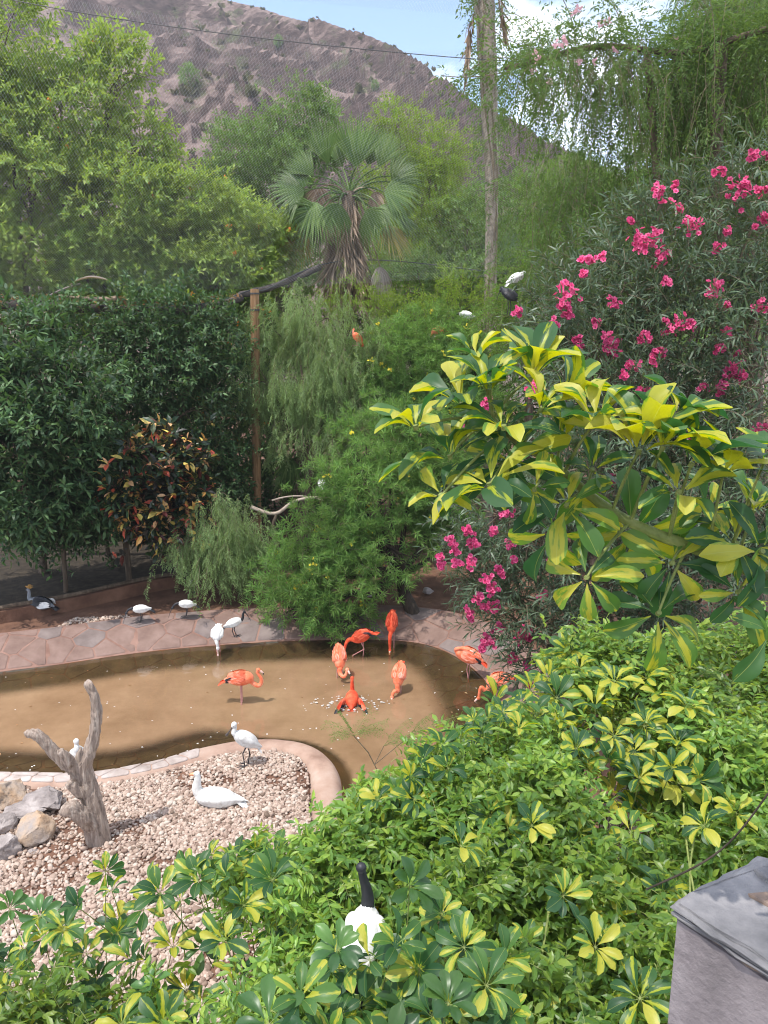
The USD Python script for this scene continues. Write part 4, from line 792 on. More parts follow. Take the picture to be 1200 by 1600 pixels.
# ------------------------------------------------------------------ upper right: vine curtain on the net cable, with its carrying trunks
def vine_curtain():
    r = np.random.default_rng(61); Y = 12.6
    t = thing('flowering_vine', 'vine with pale pink flowers hanging in a curtain from the overgrown cable at upper right', 'vine', at(1000, 700, Y) * [1, 1, 0] + [0, 0, .6])
    cab = spline([at(790, 105, 14), at(850, 92, 13.4), at(950, 72, 12.8), at(1060, 82, 12.2), at(1150, 60, 11.6), at(1280, 40, 11)], 40)
    put('carrying_stem', tube(cab, .045, 7, .3, 4), M['bark'], t, smooth=True)
    for px0, px1, y1, rr in ((1022, 1030, 330, .06), (1105, 1120, 330, .10), (1180, 1190, 340, .07), (1050, 1078, 290, .02)):
        a = cab[np.argmin(np.abs(at(px0, 80, 12.3)[0] - cab[:, 0]))]; put('hanging_stem', limb([a, (a + at(px1, y1, Y)) / 2 + r.normal(0, .08, 3), at(px1, y1, Y), at(px1 + 5, 620, Y) * [1, 1, 0] + [0, 0, 3]], rr, rr * .9, 14, 7, .2, 3), M['bark'], t, smooth=True)
    # dense growth along the cable
    n = 900; s = r.uniform(2, 38, n); i = s.astype(int); P = cab[i] + (cab[np.minimum(i + 1, 39)] - cab[i]) * (s - i)[:, None] + r.normal(0, 1, (n, 3)) * [.15, .28, .20] + UP * r.uniform(-.05, .2, n)[:, None]
    fo = [sprays(P, nrm(randdir(n, r) + [0, -.2, .1]), .40, 13, .075, .022, 58, 'flat', .5, .4, r=r)]
    # falling curtain: thinner in the middle where the sky shows, thick to the right
    px = np.concatenate([r.uniform(800, 1240, 330), r.uniform(1070, 1260, 170), r.uniform(930, 1060, 40)]); Yc = r.normal(12.6, .6, len(px))
    py = np.where(px > 1060, r.uniform(-60, 170, len(px)), r.uniform(55, 130, len(px))); P2 = at(px, py, Yc)
    ln = np.where(px > 1060, 2.4, np.interp(px, [800, 870, 960, 1060], [.7, 1.5, 2.3, 2.2])) * r.uniform(.35, 1.1, len(px))
    m, st = hang(P2, randdir(len(px), r), ln, 9, .078, .022, 5, r, 55, .34); fo.append(m)
    px3 = r.uniform(820, 1230, 420); py3 = r.uniform(255, 420, 420); P3 = at(px3, py3, r.normal(13.4, .7, 420))
    m3_, st3 = hang(P3, randdir(420, r), .9 * np.ones(420), 7, .078, .022, 5, r, 55, .3); fo.append(m3_)
    put('foliage', join(fo), M['leaf_vine'], t, kind='stuff'); put('strands', join([st, st3]), M['twig'], t, kind='stuff')
    # trailing shoots that lean out to the left over the sky
    sh = []
    for (a, b, c2) in (((830, 100), (760, 95), (700, 150)), ((860, 80), (790, 60), (745, 20)), ((900, 60), (880, 0), (850, -40)), ((840, 120), (815, 180), (812, 240)), ((980, 60), (960, 10), (940, -30)), ((850, 90), (830, 40), (800, 20)), ((800, 110), (740, 120), (690, 118))):
        cc = spline([at(*a, 13.2), at(*b, 13.4), at(*c2, 13.6)], 14); d = nrm(np.gradient(cc, axis=0))
        sh.append(sprays(np.repeat(cc, 2, 0), nrm(np.repeat(d, 2, 0) * .5 + randdir(28, r) * .8 - UP * .3), .3, 7, .09, .03, 58, 'flat', .4, .4, r=r)); put('shoot', tube(cc, .007, 4), M['twig'], t)
    put('shoot_leaves', join(sh), M['leaf_vine'], t, kind='stuff')
    fp = [(870, 72), (882, 70), (905, 100), (880, 62), (896, 20), (938, 40), (905, 15), (840, 95), (838, 85), (950, 35), (860, 130), (900, 135), (832, 110), (1060, 60), (960, 78), (930, 98)]
    F = at(np.array([p[0] for p in fp]), np.array([p[1] for p in fp]), 12.3)
    put('blossoms', blossoms(F, .065, 9, r), M['petal_pale'], t, kind='stuff')
vine_curtain()
leafy('dark_tree', 'dark leafy tree at the right edge of the frame behind the vine', 'tree',
      [B(1190, 120, 90, 120, 14.5), B(1230, 20, 110, 110, 14.5), B(1200, 260, 70, 90, 15), B(1150, 30, 60, 45, 14.8)],
      at(1210, 700, 15) * [1, 1, 0] + [0, 0, .6], 'leaf_vine', 1900, 9, .13, .05, .5, r0=.2, seed=20, gap=.34)

# ------------------------------------------------------------------ oleander
def oleander():
    r = np.random.default_rng(41); Y = 9.6
    bl = [B(1060, 400, 120, 95, 10.2), B(1160, 330, 90, 90, 10), B(960, 470, 90, 80, 10), B(1100, 520, 120, 90, 9.6), B(930, 570, 90, 80, 9.6), B(1040, 640, 120, 80, 9.3), B(1180, 600, 90, 110, 9.2), B(880, 500, 55, 55, 10.4),
          B(800, 820, 80, 60, 10.3), B(760, 880, 60, 50, 10.6), B(860, 860, 90, 80, 10), B(850, 950, 75, 60, 10), B(790, 950, 42, 40, 10.6), B(930, 760, 100, 90, 9.4), B(1080, 780, 120, 90, 9), B(850, 1035, 55, 38, 10), B(1200, 420, 60, 90, 9.8), B(1000, 900, 100, 70, 9.2), B(1120, 890, 100, 80, 8.8), B(1200, 800, 80, 90, 8.8), B(950, 970, 80, 50, 9.2), B(1080, 985, 100, 50, 8.8)]
    base = gnd(900, 1080, .4) * [1, 1, 0] + [.6, 0, .2]
    t = thing('oleander', 'large oleander with narrow grey green leaves and clusters of pink flowers', 'oleander', base)
    st = []
    for k, b in enumerate(bl):
        for _ in range(3):
            e = b.c + randdir(1, r)[0] * b.r * .7; bb = base + [r.normal(0, .5), r.normal(0, .3), 0]
            st.append(limb([bb, (bb * .55 + e * .45) + [r.normal(0, .2), r.normal(0, .2), .35], e], .04, .012, 10, 5, .15, k))
        for _ in range(7):
            e = b.c + randdir(1, r)[0] * b.r; s0 = b.c + randdir(1, r)[0] * b.r * .5; st.append(limb([s0, (s0 + e) / 2 + r.normal(0, .08, 3), e], .013, .006, 6, 4, 0, k))
    put('stems', join(st), M['twig'], t, smooth=True)
    P, O = crown_points(bl, 4000, .30, .36, 1.6, 41, True, 4, .16); D = nrm(O * .5 + UP * .3 + [-.25, -.15, 0] + randdir(len(P), r) * .6)
    m, tw = sprays(P, D, .34, 11, .155, .023, 42, 'spiral', .2, .6, LANCE, r=r, stem=.008)
    put('foliage', m, M['leaf_olea'], t, kind='stuff'); put('twigs', tw, M['twig'], t, kind='stuff')
    spots = [(1032, 305, 20), (1080, 350, 22), (1000, 378, 24), (1022, 372, 14), (1035, 400, 16), (1005, 388, 12), (1150, 300, 24), (1165, 290, 12), (1190, 300, 12), (1180, 245, 12), (1128, 268, 8), (1198, 340, 14), (1060, 326, 10), (885, 455, 22), (880, 475, 14), (888, 490, 12), (960, 475, 12), (922, 405, 9), (940, 400, 6),
             (1042, 440, 10), (1115, 452, 20), (1135, 480, 10), (1050, 510, 22), (1075, 508, 14), (1190, 480, 16), (955, 535, 18), (950, 548, 14), (1005, 528, 14), (1030, 552, 14), (1020, 562, 8), (995, 570, 10), (1145, 578, 18), (1160, 585, 10), (1128, 600, 10), (1100, 605, 9), (1188, 672, 14), (1125, 545, 10), (1200, 245, 8), (985, 345, 7),
             (808, 486, 8), (930, 505, 9), (1055, 290, 7), (833, 612, 18), (760, 630, 10), (718, 665, 10), (1075, 690, 10), (940, 655, 10), (950, 750, 14), (790, 800, 14), (860, 875, 8), (708, 858, 14), (740, 850, 12), (735, 880, 12), (715, 880, 9), (688, 872, 10), (760, 905, 14), (768, 918, 14), (748, 935, 10), (730, 955, 8), (772, 950, 12), (820, 990, 12), (810, 1000, 9), (800, 1030, 10),
             (765, 1000, 14), (755, 1012, 10), (735, 965, 7), (780, 890, 8), (850, 930, 10), (730, 830, 10), (770, 830, 10), (690, 885, 8), (822, 1040, 8), (1130, 728, 8), (1000, 610, 8), (870, 870, 8), (705, 845, 7), (905, 545, 10)]
    for b in bl:
        for _ in range(2):
            e = b.c + nrm(randdir(1, r)[0] * [1, .6, 1] + [0, -.6, .1]) * b.r * r.uniform(.8, 1.05); d = e - CAM; spots.append((600 + FPX * d[0] / (d @ FWD), 800 - FPX * (d @ UPV) / (d @ FWD), r.uniform(5, 9)))
    for (px, py, s) in spots:
        Yc = np.interp(py, [250, 600, 800, 1040], [9.4, 8.8, 9.4, 9.8]) ; c = at(px, py, Yc); k = mpp(c); n = int(6 + s * .95)
        C = c + r.normal(0, 1, (n, 3)) * s * k * .36; V = []
        for q in C:
            ax = nrm(np.array([r.normal(0, .5), -.7 + r.normal(0, .4), .5 + r.normal(0, .4)])); A, Bv = perp(ax[None]); a = np.arange(6) * 1.047 + r.uniform(0, 6)
            rd = A * np.cos(a)[:, None] + Bv * np.sin(a)[:, None]; V.append(leaves(np.repeat(q[None], 6, 0), rd + ax * .5, np.repeat(ax[None], 6, 0), .040, .037, OVAL))
            V.append(leaves(np.repeat(q[None], 4, 0), rd[:4] * .5 + ax, rd[:4], .024, .022, RHOMB))
        put('flower_cluster', join(V), M['petal_pink'], t, kind='stuff')
oleander()

# scrub on the mountainside
def hill_shrubs():
    r = np.random.default_rng(15)
    spots = [(315, 128, 17), (447, 72, 8), (585, 138, 7), (700, 190, 7)]
    for k, (px, py, s) in enumerate(spots):
        iu = int(np.argmin(np.abs(HU - px))); P = HILL[iu]; d = P - CAM; b = d @ FWD; yy = 800 - FPX * (d @ UPV) / b; ok = np.nonzero(yy <= py + s * .7)[0]
        if not len(ok): continue
        c = P[ok[0]]; m = mpp(c)
        lab = ['grey green bush on the bare slope above the rocky spur', 'small dark bush high on the slope near the crest of the mountain', 'tiny bush on the slope above the lime green tree', 'tiny bush on the mountain shoulder just left of the tall trunk'][k]
        t = thing('hill_bush', lab, 'bush', c); R = s * m
        put('stem', limb([c - UP * .5, c + UP * R * .4, c + UP * R], R * .06, R * .02, 6, 5), M['bark'], t)
        n = 260; dd = randdir(n, r); PP = c + UP * R * .9 + dd * [R * .8, R * .8, R * 1.0] * r.uniform(.5, 1, (n, 1)); put('foliage', sprays(PP, dd, R * .3, 7, R * .16, R * .09, 55, r=r), M['leaf_mid'], t, kind='stuff')
hill_shrubs()
# ================================================================== THE PLANTED EDGE IN THE FOREGROUND
def whorl(hub, axis, n, L, el, r, T=OBOV, wid=.46, twist=.25, stalk=.16):
    """The leaflets of one umbrella leaf: (blade mesh, uv, stalks mesh)."""
    axis = nrm(np.asarray(axis, float)); A, Bv = (x[0] for x in perp(axis[None])); a = np.arange(n) * 2 * np.pi / n + r.uniform(0, 6.28) + r.normal(0, .12, n)
    rad = np.cos(a)[:, None] * A + np.sin(a)[:, None] * Bv; e = np.radians(el + r.normal(0, 9, n))[:, None]
    D = nrm(rad * np.cos(e) + axis * np.sin(e)); N = nrm(axis * np.cos(e) - rad * np.sin(e) + r.normal(0, twist, (n, 3)))
    Ls = L * r.uniform(.78, 1.12, n); P = hub + D * (Ls * stalk)[:, None]
    m = leaves(P, D, N, Ls, Ls * wid * r.uniform(.88, 1.12, n), T)
    st = np.stack([np.repeat(hub[None], n, 0), hub + D * (Ls * stalk * .6)[:, None], P + D * (Ls * .05)[:, None]], 1)
    return m, leaf_uv(n, T), ribbons(st, L * .022, rad)

# ------------------------------------------------------------------ the big variegated branch close to the camera
def schefflera_branch():
    r = np.random.default_rng(5); Y0 = 1.75
    spine_px = [(1330, 960, 1.62), (1230, 918, 1.66), (1120, 868, 1.7), (1010, 828, 1.72), (930, 780, 1.76), (870, 730, 1.78), (810, 690, 1.8), (770, 655, 1.82)]
    sp = spline([at(*p) for p in spine_px], 40)
    t = thing('variegated_branch', 'large branch of glossy yellow and green variegated umbrella leaves reaching in from the right', 'branch', sp[4])
    put('stem', tube(sp, np.linspace(.0185, .008, 40) * (1 + .08 * (np.arange(40) % 5 == 0)), 12, .10, 3), M['stem_green'], t, smooth=True)
    # hub, reach, leaflets, lift of the blades, axis, how yellow
    H = [((829, 592), 96, 9, 54, (.1, -.2, .95), 'm'), ((880, 622), 92, 7, 48, (.5, -.2, .85), 'm'), ((722, 632), 104, 10, 30, (-.3, -.2, .9), 'v'), ((703, 714), 98, 9, 22, (-.35, -.12, .9), 'm'), ((765, 758), 95, 9, 14, (-.3, -.15, .85), 'm'),
         ((787, 668), 76, 8, 20, (-.1, -.35, .85), 'm'), ((878, 686), 80, 8, 48, (.1, -.25, .9), 'm'), ((998, 706), 118, 11, 46, (.05, -.18, .95), 'm'), ((1080, 726), 108, 8, 40, (.45, -.2, .85), 'v'), ((987, 834), 94, 9, 6, (.0, -.93, .25), 'l'),
         ((862, 834), 86, 7, -8, (-.5, -.65, -.05), 'l'), ((917, 902), 78, 7, -18, (-.35, -.6, .1), 'l'), ((1104, 800), 62, 7, 20, (.1, -.6, .7), 'l'), ((1176, 800), 78, 9, 38, (.2, -.2, .9), 'm'), ((1154, 925), 74, 8, 2, (.0, -.9, .3), 'l'),
         ((1029, 958), 88, 8, -24, (.0, -.55, .35), 'l'), ((1190, 862), 82, 6, 2, (.1, -.85, .45), 'v'), ((925, 735), 60, 6, 20, (.2, -.6, .7), 'v'), ((745, 560), 60, 6, 40, (-.2, -.3, .9), 'v'), ((1060, 650), 70, 6, 40, (.3, -.1, .9), 'v'), ((1205, 990), 80, 7, -10, (.1, -.7, .3), 'l'), ((835, 765), 60, 6, 0, (-.2, -.8, .2), 'l'), ((1195, 720), 60, 6, 24, (.2, -.4, .8), 'v')]
    H += [((650, 668), 70, 8, 30, (-.3, -.2, .9), 'm'), ((765, 612), 82, 8, 40, (-.1, -.25, .9), 'm'), ((845, 640), 74, 8, 40, (.2, -.3, .9), 'm'), ((930, 660), 86, 9, 40, (.0, -.25, .9), 'm'), ((1035, 700), 90, 9, 36, (.2, -.3, .85), 'v'), ((1130, 740), 80, 8, 36, (.3, -.2, .9), 'm'), ((800, 720), 84, 8, 10, (-.3, -.55, .6), 'v'),
          ((885, 790), 80, 8, 4, (-.2, -.7, .4), 'l'), ((1050, 880), 84, 8, -2, (.0, -.75, .35), 'l'), ((1060, 770), 76, 8, 18, (.1, -.5, .75), 'v'), ((1150, 850), 76, 8, 12, (.1, -.6, .65), 'v'), ((690, 775), 60, 7, 10, (-.4, -.3, .8), 'v')]
    for (px, py), Lp, n, el, ax, kind in H:
        pr = np.stack([(sp - CAM) @ np.array([1.0, 0, 0]) / ((sp - CAM) @ FWD) * FPX + 600, 800 - FPX * ((sp - CAM) @ UPV) / ((sp - CAM) @ FWD)], -1)
        i = int(np.argmin(np.hypot(pr[:, 0] - px - 14, pr[:, 1] - py)))
        hub = at(px, py, sp[i][1] + r.uniform(-.16, .06)); k = mpp(hub); L = Lp * k * .93
        lf = put('leaf', limb([sp[i], (sp[i] + hub) / 2 + [0, 0, .012], hub], .0042, .0030, 8, 6, 0), M['stem_green'], t, smooth=True)
        axis = nrm(np.array(ax)); A, Bv = (x[0] for x in perp(axis[None])); a0 = r.uniform(0, 6.28)
        for q in range(n):
            a = a0 + q * 2 * math.pi / n + r.normal(0, .13); rad = math.cos(a) * A + math.sin(a) * Bv; e = math.radians(el + r.normal(0, 10))
            D = rad * math.cos(e) + axis * math.sin(e); N = nrm(axis * math.cos(e) - rad * math.sin(e) + r.normal(0, .22, 3)); Lq = L * r.uniform(.78, 1.12)
            T = grid_leaf([(0, .03), (.12, .08), (.4, .34), (.68, .5), (.86, .43), (.96, .22), (1, .05)], 9, r.uniform(.05, .16), r.uniform(-.32, -.06))
            v, f = leaves(hub + D * Lq * .16, D, N, Lq, Lq * r.uniform(.38, .48), T)
            v = v + N * (.014 * L / .15 * np.sin(T[0][:, 0] * 7 + r.uniform(0, 6)) * np.abs(T[0][:, 1]) * 1.2)[:, None]
            put('leaflet', (v, f), M[{'v': 'varieg', 'm': 'varieg_more', 'l': 'varieg_less'}[kind]], lf, smooth=True, uv=leaf_uv(1, T))
        sv = np.array([[hub, hub + nrm(axis) * .004]])
        put('leaf_hub', tube(np.array([hub - axis * .006, hub + axis * .006]), .006, 8), M['stem_green'], lf)
schefflera_branch()

# ------------------------------------------------------------------ umbrella-leaf shrubs
YL = lambda py: np.interp(py, [960, 1100, 1250, 1400, 1600, 1700], [6.7, 5.6, 4.65, 3.95, 3.25, 3.0])
def schefflera_shrub(label, hubs, Yf, L, mats, seed, base_px=None, group=None, extra=0, spread_px=40):
    r = np.random.default_rng(seed); P = [at(px, py, Yf(py) - .22 + r.normal(0, .10)) for px, py in hubs]
    for _ in range(extra):
        px, py = hubs[r.integers(len(hubs))]; P.append(at(px + r.normal(0, spread_px), py + abs(r.normal(0, spread_px)), Yf(py) + r.uniform(-.2, .2)))
    c = np.mean(P, 0); b = np.array([c[0], c[1] + .15, gz(c[0], c[1] + .15)])
    t = thing('umbrella_shrub', label, 'shrub', b, group); st = []
    for i, hub in enumerate(P):
        ax = nrm(np.array([r.normal(0, .35), -.38 + r.normal(0, .25), .85])); low = hub * .55 + b * .45 + [0, 0, -.2] if i % 3 == 0 else hub - ax * .35 - [0, 0, .1]
        m, uv, sk = whorl(hub, ax, int(r.integers(7, 10)), L * r.uniform(.75, 1.2), r.uniform(8, 42), r, OBOV_S if L < .12 else OBOV)
        lf = put('leaf', m, M[mats[r.integers(len(mats))]], t, smooth=True, uv=uv)
        stalk = limb([low, (low + hub) / 2 - ax * .02, hub], .0045, .003, 6, 5, 0)
        put('stalk', join([stalk, sk]), M['stem_green'], lf)
        if i % 3 == 0: st.append(limb([b, (b + low) / 2 + r.normal(0, .06, 3), low], .012, .006, 8, 5, .1))
    put('stems', join(st), M['bark'], t); return t
schefflera_shrub('yellow and green variegated umbrella shrub in the middle of the planting at right', [(905, 1045), (855, 1060), (960, 1065), (1030, 1090), (930, 1105), (870, 1130), (960, 1150), (1010, 1130), (1060, 1160), (1000, 1215), (1090, 1220), (830, 1080), (810, 1140), (900, 1170), (1040, 1040), (980, 1020), (890, 1020), (950, 1190), (1050, 1200), (1010, 1060), (870, 1090), (990, 1175), (1075, 1105)], YL, .165, ['varieg', 'varieg_more', 'varieg', 'varieg_less'], 21, extra=34)
schefflera_shrub('light green umbrella shrub at the edge of the pond, beside the half hidden flamingo', [(785, 1112), (740, 1125), (815, 1098), (720, 1150), (790, 1130), (690, 1165), (835, 1115), (750, 1150), (660, 1190), (700, 1200), (640, 1215), (590, 1250), (620, 1245)], YL, .135, ['varieg_less', 'varieg', 'varieg_less'], 22, extra=24)
schefflera_shrub('umbrella shrub with yellow streaks growing over the gravel left of the ibis in the leaves', [(330, 1340), (400, 1330), (355, 1372), (425, 1375), (480, 1375), (380, 1415), (465, 1420), (525, 1385), (430, 1345), (505, 1345), (420, 1450), (350, 1470), (455, 1470), (310, 1375), (500, 1420)], lambda p: YL(p) + .35, .145, ['varieg', 'varieg_less', 'varieg_less'], 23, extra=24)
schefflera_shrub('umbrella shrub in the bottom left corner with two shoots standing above the gravel', [(165, 1362), (175, 1392), (245, 1393), (225, 1420), (125, 1420), (62, 1432), (15, 1420), (100, 1452), (182, 1458), (40, 1480), (135, 1490), (82, 1520), (205, 1500), (10, 1545), (150, 1560), (62, 1580), (235, 1550), (-30, 1480), (270, 1480), (110, 1600), (190, 1600), (20, 1610), (255, 1600)], lambda p: YL(p) + .9, .135, ['varieg_less', 'varieg_less', 'leaf_umb', 'varieg'], 24, extra=24)
schefflera_shrub('dark green umbrella shrub with broad leaves in front of the ibis at the bottom', [(578, 1500), (528, 1485), (618, 1478), (640, 1385), (690, 1428), (545, 1515), (655, 1515), (725, 1480), (560, 1572), (640, 1585), (760, 1540), (470, 1560), (800, 1585), (700, 1570), (420, 1600), (520, 1620), (610, 1640)], lambda p: YL(p) - .35, .14, ['varieg_less', 'leaf_umb', 'varieg_less'], 25, extra=22)
schefflera_shrub('scattered yellowish umbrella leaves deep in the green planting left of the stone pillar', [(720, 1322), (830, 1290), (905, 1300), (765, 1275), (985, 1300), (880, 1400), (930, 1480), (1000, 1560), (870, 1540), (820, 1470), (1100, 1290), (1150, 1270), (950, 1395)], YL, .14, ['varieg_more', 'varieg', 'varieg_less'], 26, extra=14)

# ------------------------------------------------------------------ small-leaved shrubs: sheets of shoots with pinnate leaves over a framework of stems
def pinnate_shrub(label, poly, n, Yf, seed, mat='leaf_jas', L=.078, pairs=3, name='jasmine_shrub', thick=.85, length=.2, wid=.42, bright=None):
    r = np.random.default_rng(900 + seed); q = 0; pg = Polygon(poly); x0, y0, x1, y1 = pg.bounds
    p = np.c_[r.uniform(x0, x1, n * 4), r.uniform(y0, y1, n * 4)]; p = p[shapely.contains_xy(pg, p[:, 0], p[:, 1])]; p = p[((p[:, 0] - 566) / 46) ** 2 + ((p[:, 1] - 1405) / 62) ** 2 > 1][:n]
    base = Yf(p[:, 1]); P0 = at(p[:, 0], p[:, 1], base)
    lump = .5 * (meshkit.fbm(P0 * 2.3 + seed, 3, seed) - .5)                    # clumps stand out, hollows fall back
    dep = np.where(r.random(len(p)) < .6, np.abs(r.normal(0, .10, len(p))), r.uniform(0, thick, len(p)))
    P = at(p[:, 0], p[:, 1], base + dep + lump * 2.6) - UP * (dep * .25)[:, None]
    q = np.repeat(np.arange(len(P) // 4), 4); P = P[q] + r.normal(0, .075, (len(q), 3)); c = np.median(P, 0); b = np.array([c[0], c[1] + .3, gz(c[0], c[1] + .3)]); t = thing(name, label, 'shrub', b)
    D = nrm(np.array([0, -.42, .55]) + randdir(len(P), r) * .75)
    m, st = sprays(P, D, length, pairs * 2 + 1, L, L * wid, 58, 'flat', .35, .75, OVAL, jit=.12, r=r, start=.2, stem=.004)
    put('foliage', m, M[mat], t, kind='stuff'); put('leaf_stalks', st, M['stem_green'], t, kind='stuff')
    fr = []
    for k in range(26):
        e = P[r.integers(len(P))]; fr.append(limb([b + r.normal(0, .15, 3) * [1, 1, 0], (b + e) / 2 + r.normal(0, .12, 3), e], .012, .004, 9, 5, .1, k))
    put('stems', join(fr), M['twig'], t); return t
pinnate_shrub('bushy small leaved green shrub between the pond and the variegated umbrella leaves', [(545, 1262), (600, 1225), (690, 1170), (790, 1120), (880, 1150), (930, 1300), (880, 1400), (740, 1400), (640, 1370), (560, 1350), (500, 1340), (520, 1290)], 3000, YL, 1)
pinnate_shrub('bright small leaved shrub at the right edge under the variegated branch', [(1000, 1010), (1080, 985), (1200, 960), (1290, 980), (1290, 1380), (1180, 1345), (1090, 1330), (1020, 1240), (970, 1120), (860, 1060), (850, 1020), (930, 975)], 3400, YL, 2)
pinnate_shrub('dense green small leaved shrub left of the stone pillar', [(600, 1400), (880, 1310), (1060, 1300), (1160, 1350), (1080, 1450), (1075, 1720), (700, 1720), (640, 1560), (560, 1500)], 3400, YL, 3)
pinnate_shrub('feathery small leaved shrub at the left end of the planting beside the gravel', [(330, 1385), (420, 1340), (500, 1300), (600, 1340), (640, 1480), (600, 1720), (350, 1720), (380, 1580), (440, 1490), (420, 1420)], 2300, lambda p: YL(p) + .15, 4, L=.07, pairs=4, wid=.36)
pinnate_shrub('shaded green undergrowth along the bottom edge below the gravel', [(-60, 1520), (120, 1530), (250, 1575), (380, 1590), (640, 1600), (640, 1760), (-60, 1760)], 1500, lambda p: YL(p) + .55, 5)

def feathery_seedling():
    r = np.random.default_rng(77); Y = 6.0; b = at(592, 1215, Y); b = b - UP * 1.2; base = np.array([b[0], b[1], gz(b[0], b[1])])
    t = thing('feathery_seedling', 'thin stemmed seedling with fine ferny leaves rising in front of the pond', 'plant', base)
    a = at(592, 1212, Y); top = at(553, 1150, Y); put('stem', limb([base, a - UP * .6, a, top], .007, .004, 14, 6), M['twig'], t)
    for tips, root in (([(510, 1130), (530, 1112), (580, 1110), (602, 1128), (520, 1150), (598, 1142)], (553, 1150)), ([(640, 1128), (660, 1150), (700, 1128), (690, 1160)], (600, 1165)), ([(670, 1120), (720, 1118)], (640, 1150))):
        rp = at(*root, Y)
        if root != (553, 1150): put('side_stem', limb([at(585, 1195, Y), rp], .004, .003, 6, 5), M['twig'], t)
        for q in tips:
            e = at(*q, Y + r.normal(0, .1)); c = spline([rp, (rp + e) / 2 + UP * .02, e], 12); d = nrm(np.gradient(c, axis=0)); sd = nrm(np.cross(d, UP))
            mm = [sprays(np.repeat(c[2:], 2, 0), nrm(np.repeat(d[2:], 2, 0) * .5 + np.concatenate([[s, -s] for s in sd[2:]])), .075, 9, .017, .006, 60, 'flat', .2, .8, r=r)]
            f = put('frond', tube(c, .002, 4), M['stem_green'], t); put('leaflets', join(mm), M['leaf_feather'], f, kind='stuff')
feathery_seedling()
def loose_stems():
    s1 = spline([at(1290, 1150, 3.0), at(1200, 1240, 3.15), at(1130, 1325, 3.25), at(1050, 1372, 3.4), at(1010, 1390, 3.5)], 24)
    t = thing('bare_vine', 'bare dark vine arching down from the right edge above the stone pillar', 'vine', s1[-1]); put('stem', tube(s1, .005, 6, .1), M['bark_dark'], t)
    for k, (pts, lab) in enumerate([([(700, 1405), (682, 1450), (660, 1500), (640, 1545), (620, 1600)], 'pale dead stick slanting up through the dark umbrella leaves'), ([(685, 1480), (705, 1530), (715, 1600)], 'short pale dead stick crossing behind the slanting one'), ([(1085, 1310), (1078, 1370), (1080, 1420)], 'thin green cane behind the stone pillar'), ([(862, 1370), (855, 1440), (845, 1500)], 'thin upright green cane in the middle of the planting'), ([(1068, 1255), (1072, 1310), (1086, 1400)], 'slender tan cane above the left corner of the pillar')]):
        c = spline([at(x, y, YL(y) - .12) for x, y in pts], 14); t = thing('stick' if k < 2 else 'cane', lab, 'stick' if k < 2 else 'cane', c[-1])
        put('shaft', tube(c, np.linspace(.006, .013 if k < 2 else .006, 14), 7, .2, k), M['twig_pale' if k < 2 else 'stem_green'], t)
        if k < 2: put('side_twig', limb([c[6], c[6] + [.04, -.02, .06], c[6] + [.10, -.03, .10]], .005, .002, 6, 5), M['twig_pale'], t)
        else: put('node', tube(np.array([c[6] - [0, 0, .006], c[6] + [0, 0, .006]]), .0085, 8), M['stem_green'], t)
loose_stems()

# ------------------------------------------------------------------ stone pillar at the bottom right: rendered body, slate cap in split layers
def slab(outline, z0, z1, seed, rough=.012, n=70):
    """A slate layer: a broken-edged prism."""
    ring = Polygon(outline).exterior; r = np.random.default_rng(seed); s = np.linspace(0, ring.length, n, endpoint=False); p = np.array([ring.interpolate(x).coords[0] for x in s]); c = p.mean(0)
    rings = []
    for z in (z0, z0 + (z1 - z0) * .35, z0 + (z1 - z0) * .75, z1):
        d = nrm(p - c); o = rough * (2 * meshkit.fbm(np.c_[p * 14, np.full(n, z * 60 + seed)], 3, seed) - 1)[:, None]; rings.append(np.c_[p + d * o - d * (.004 if z == z1 else 0), np.full(n, z) + .25 * rough * (meshkit.noise(np.c_[p * 20, np.full(n, seed)]) - .5)])
    V = np.vstack(rings); F = []; i = np.arange(n); j = (i + 1) % n
    for k in range(3): F += [np.stack([k * n + i, k * n + j, (k + 1) * n + j], 1), np.stack([k * n + i, (k + 1) * n + j, (k + 1) * n + i], 1)]
    tri, tf = trimesh.creation.triangulate_polygon(Polygon(p), engine='earcut'); 
    F += [tf[:, ::1] + 3 * n if Polygon(p).exterior.is_ccw or True else tf]; V = np.vstack([V]); return V, np.vstack(F)
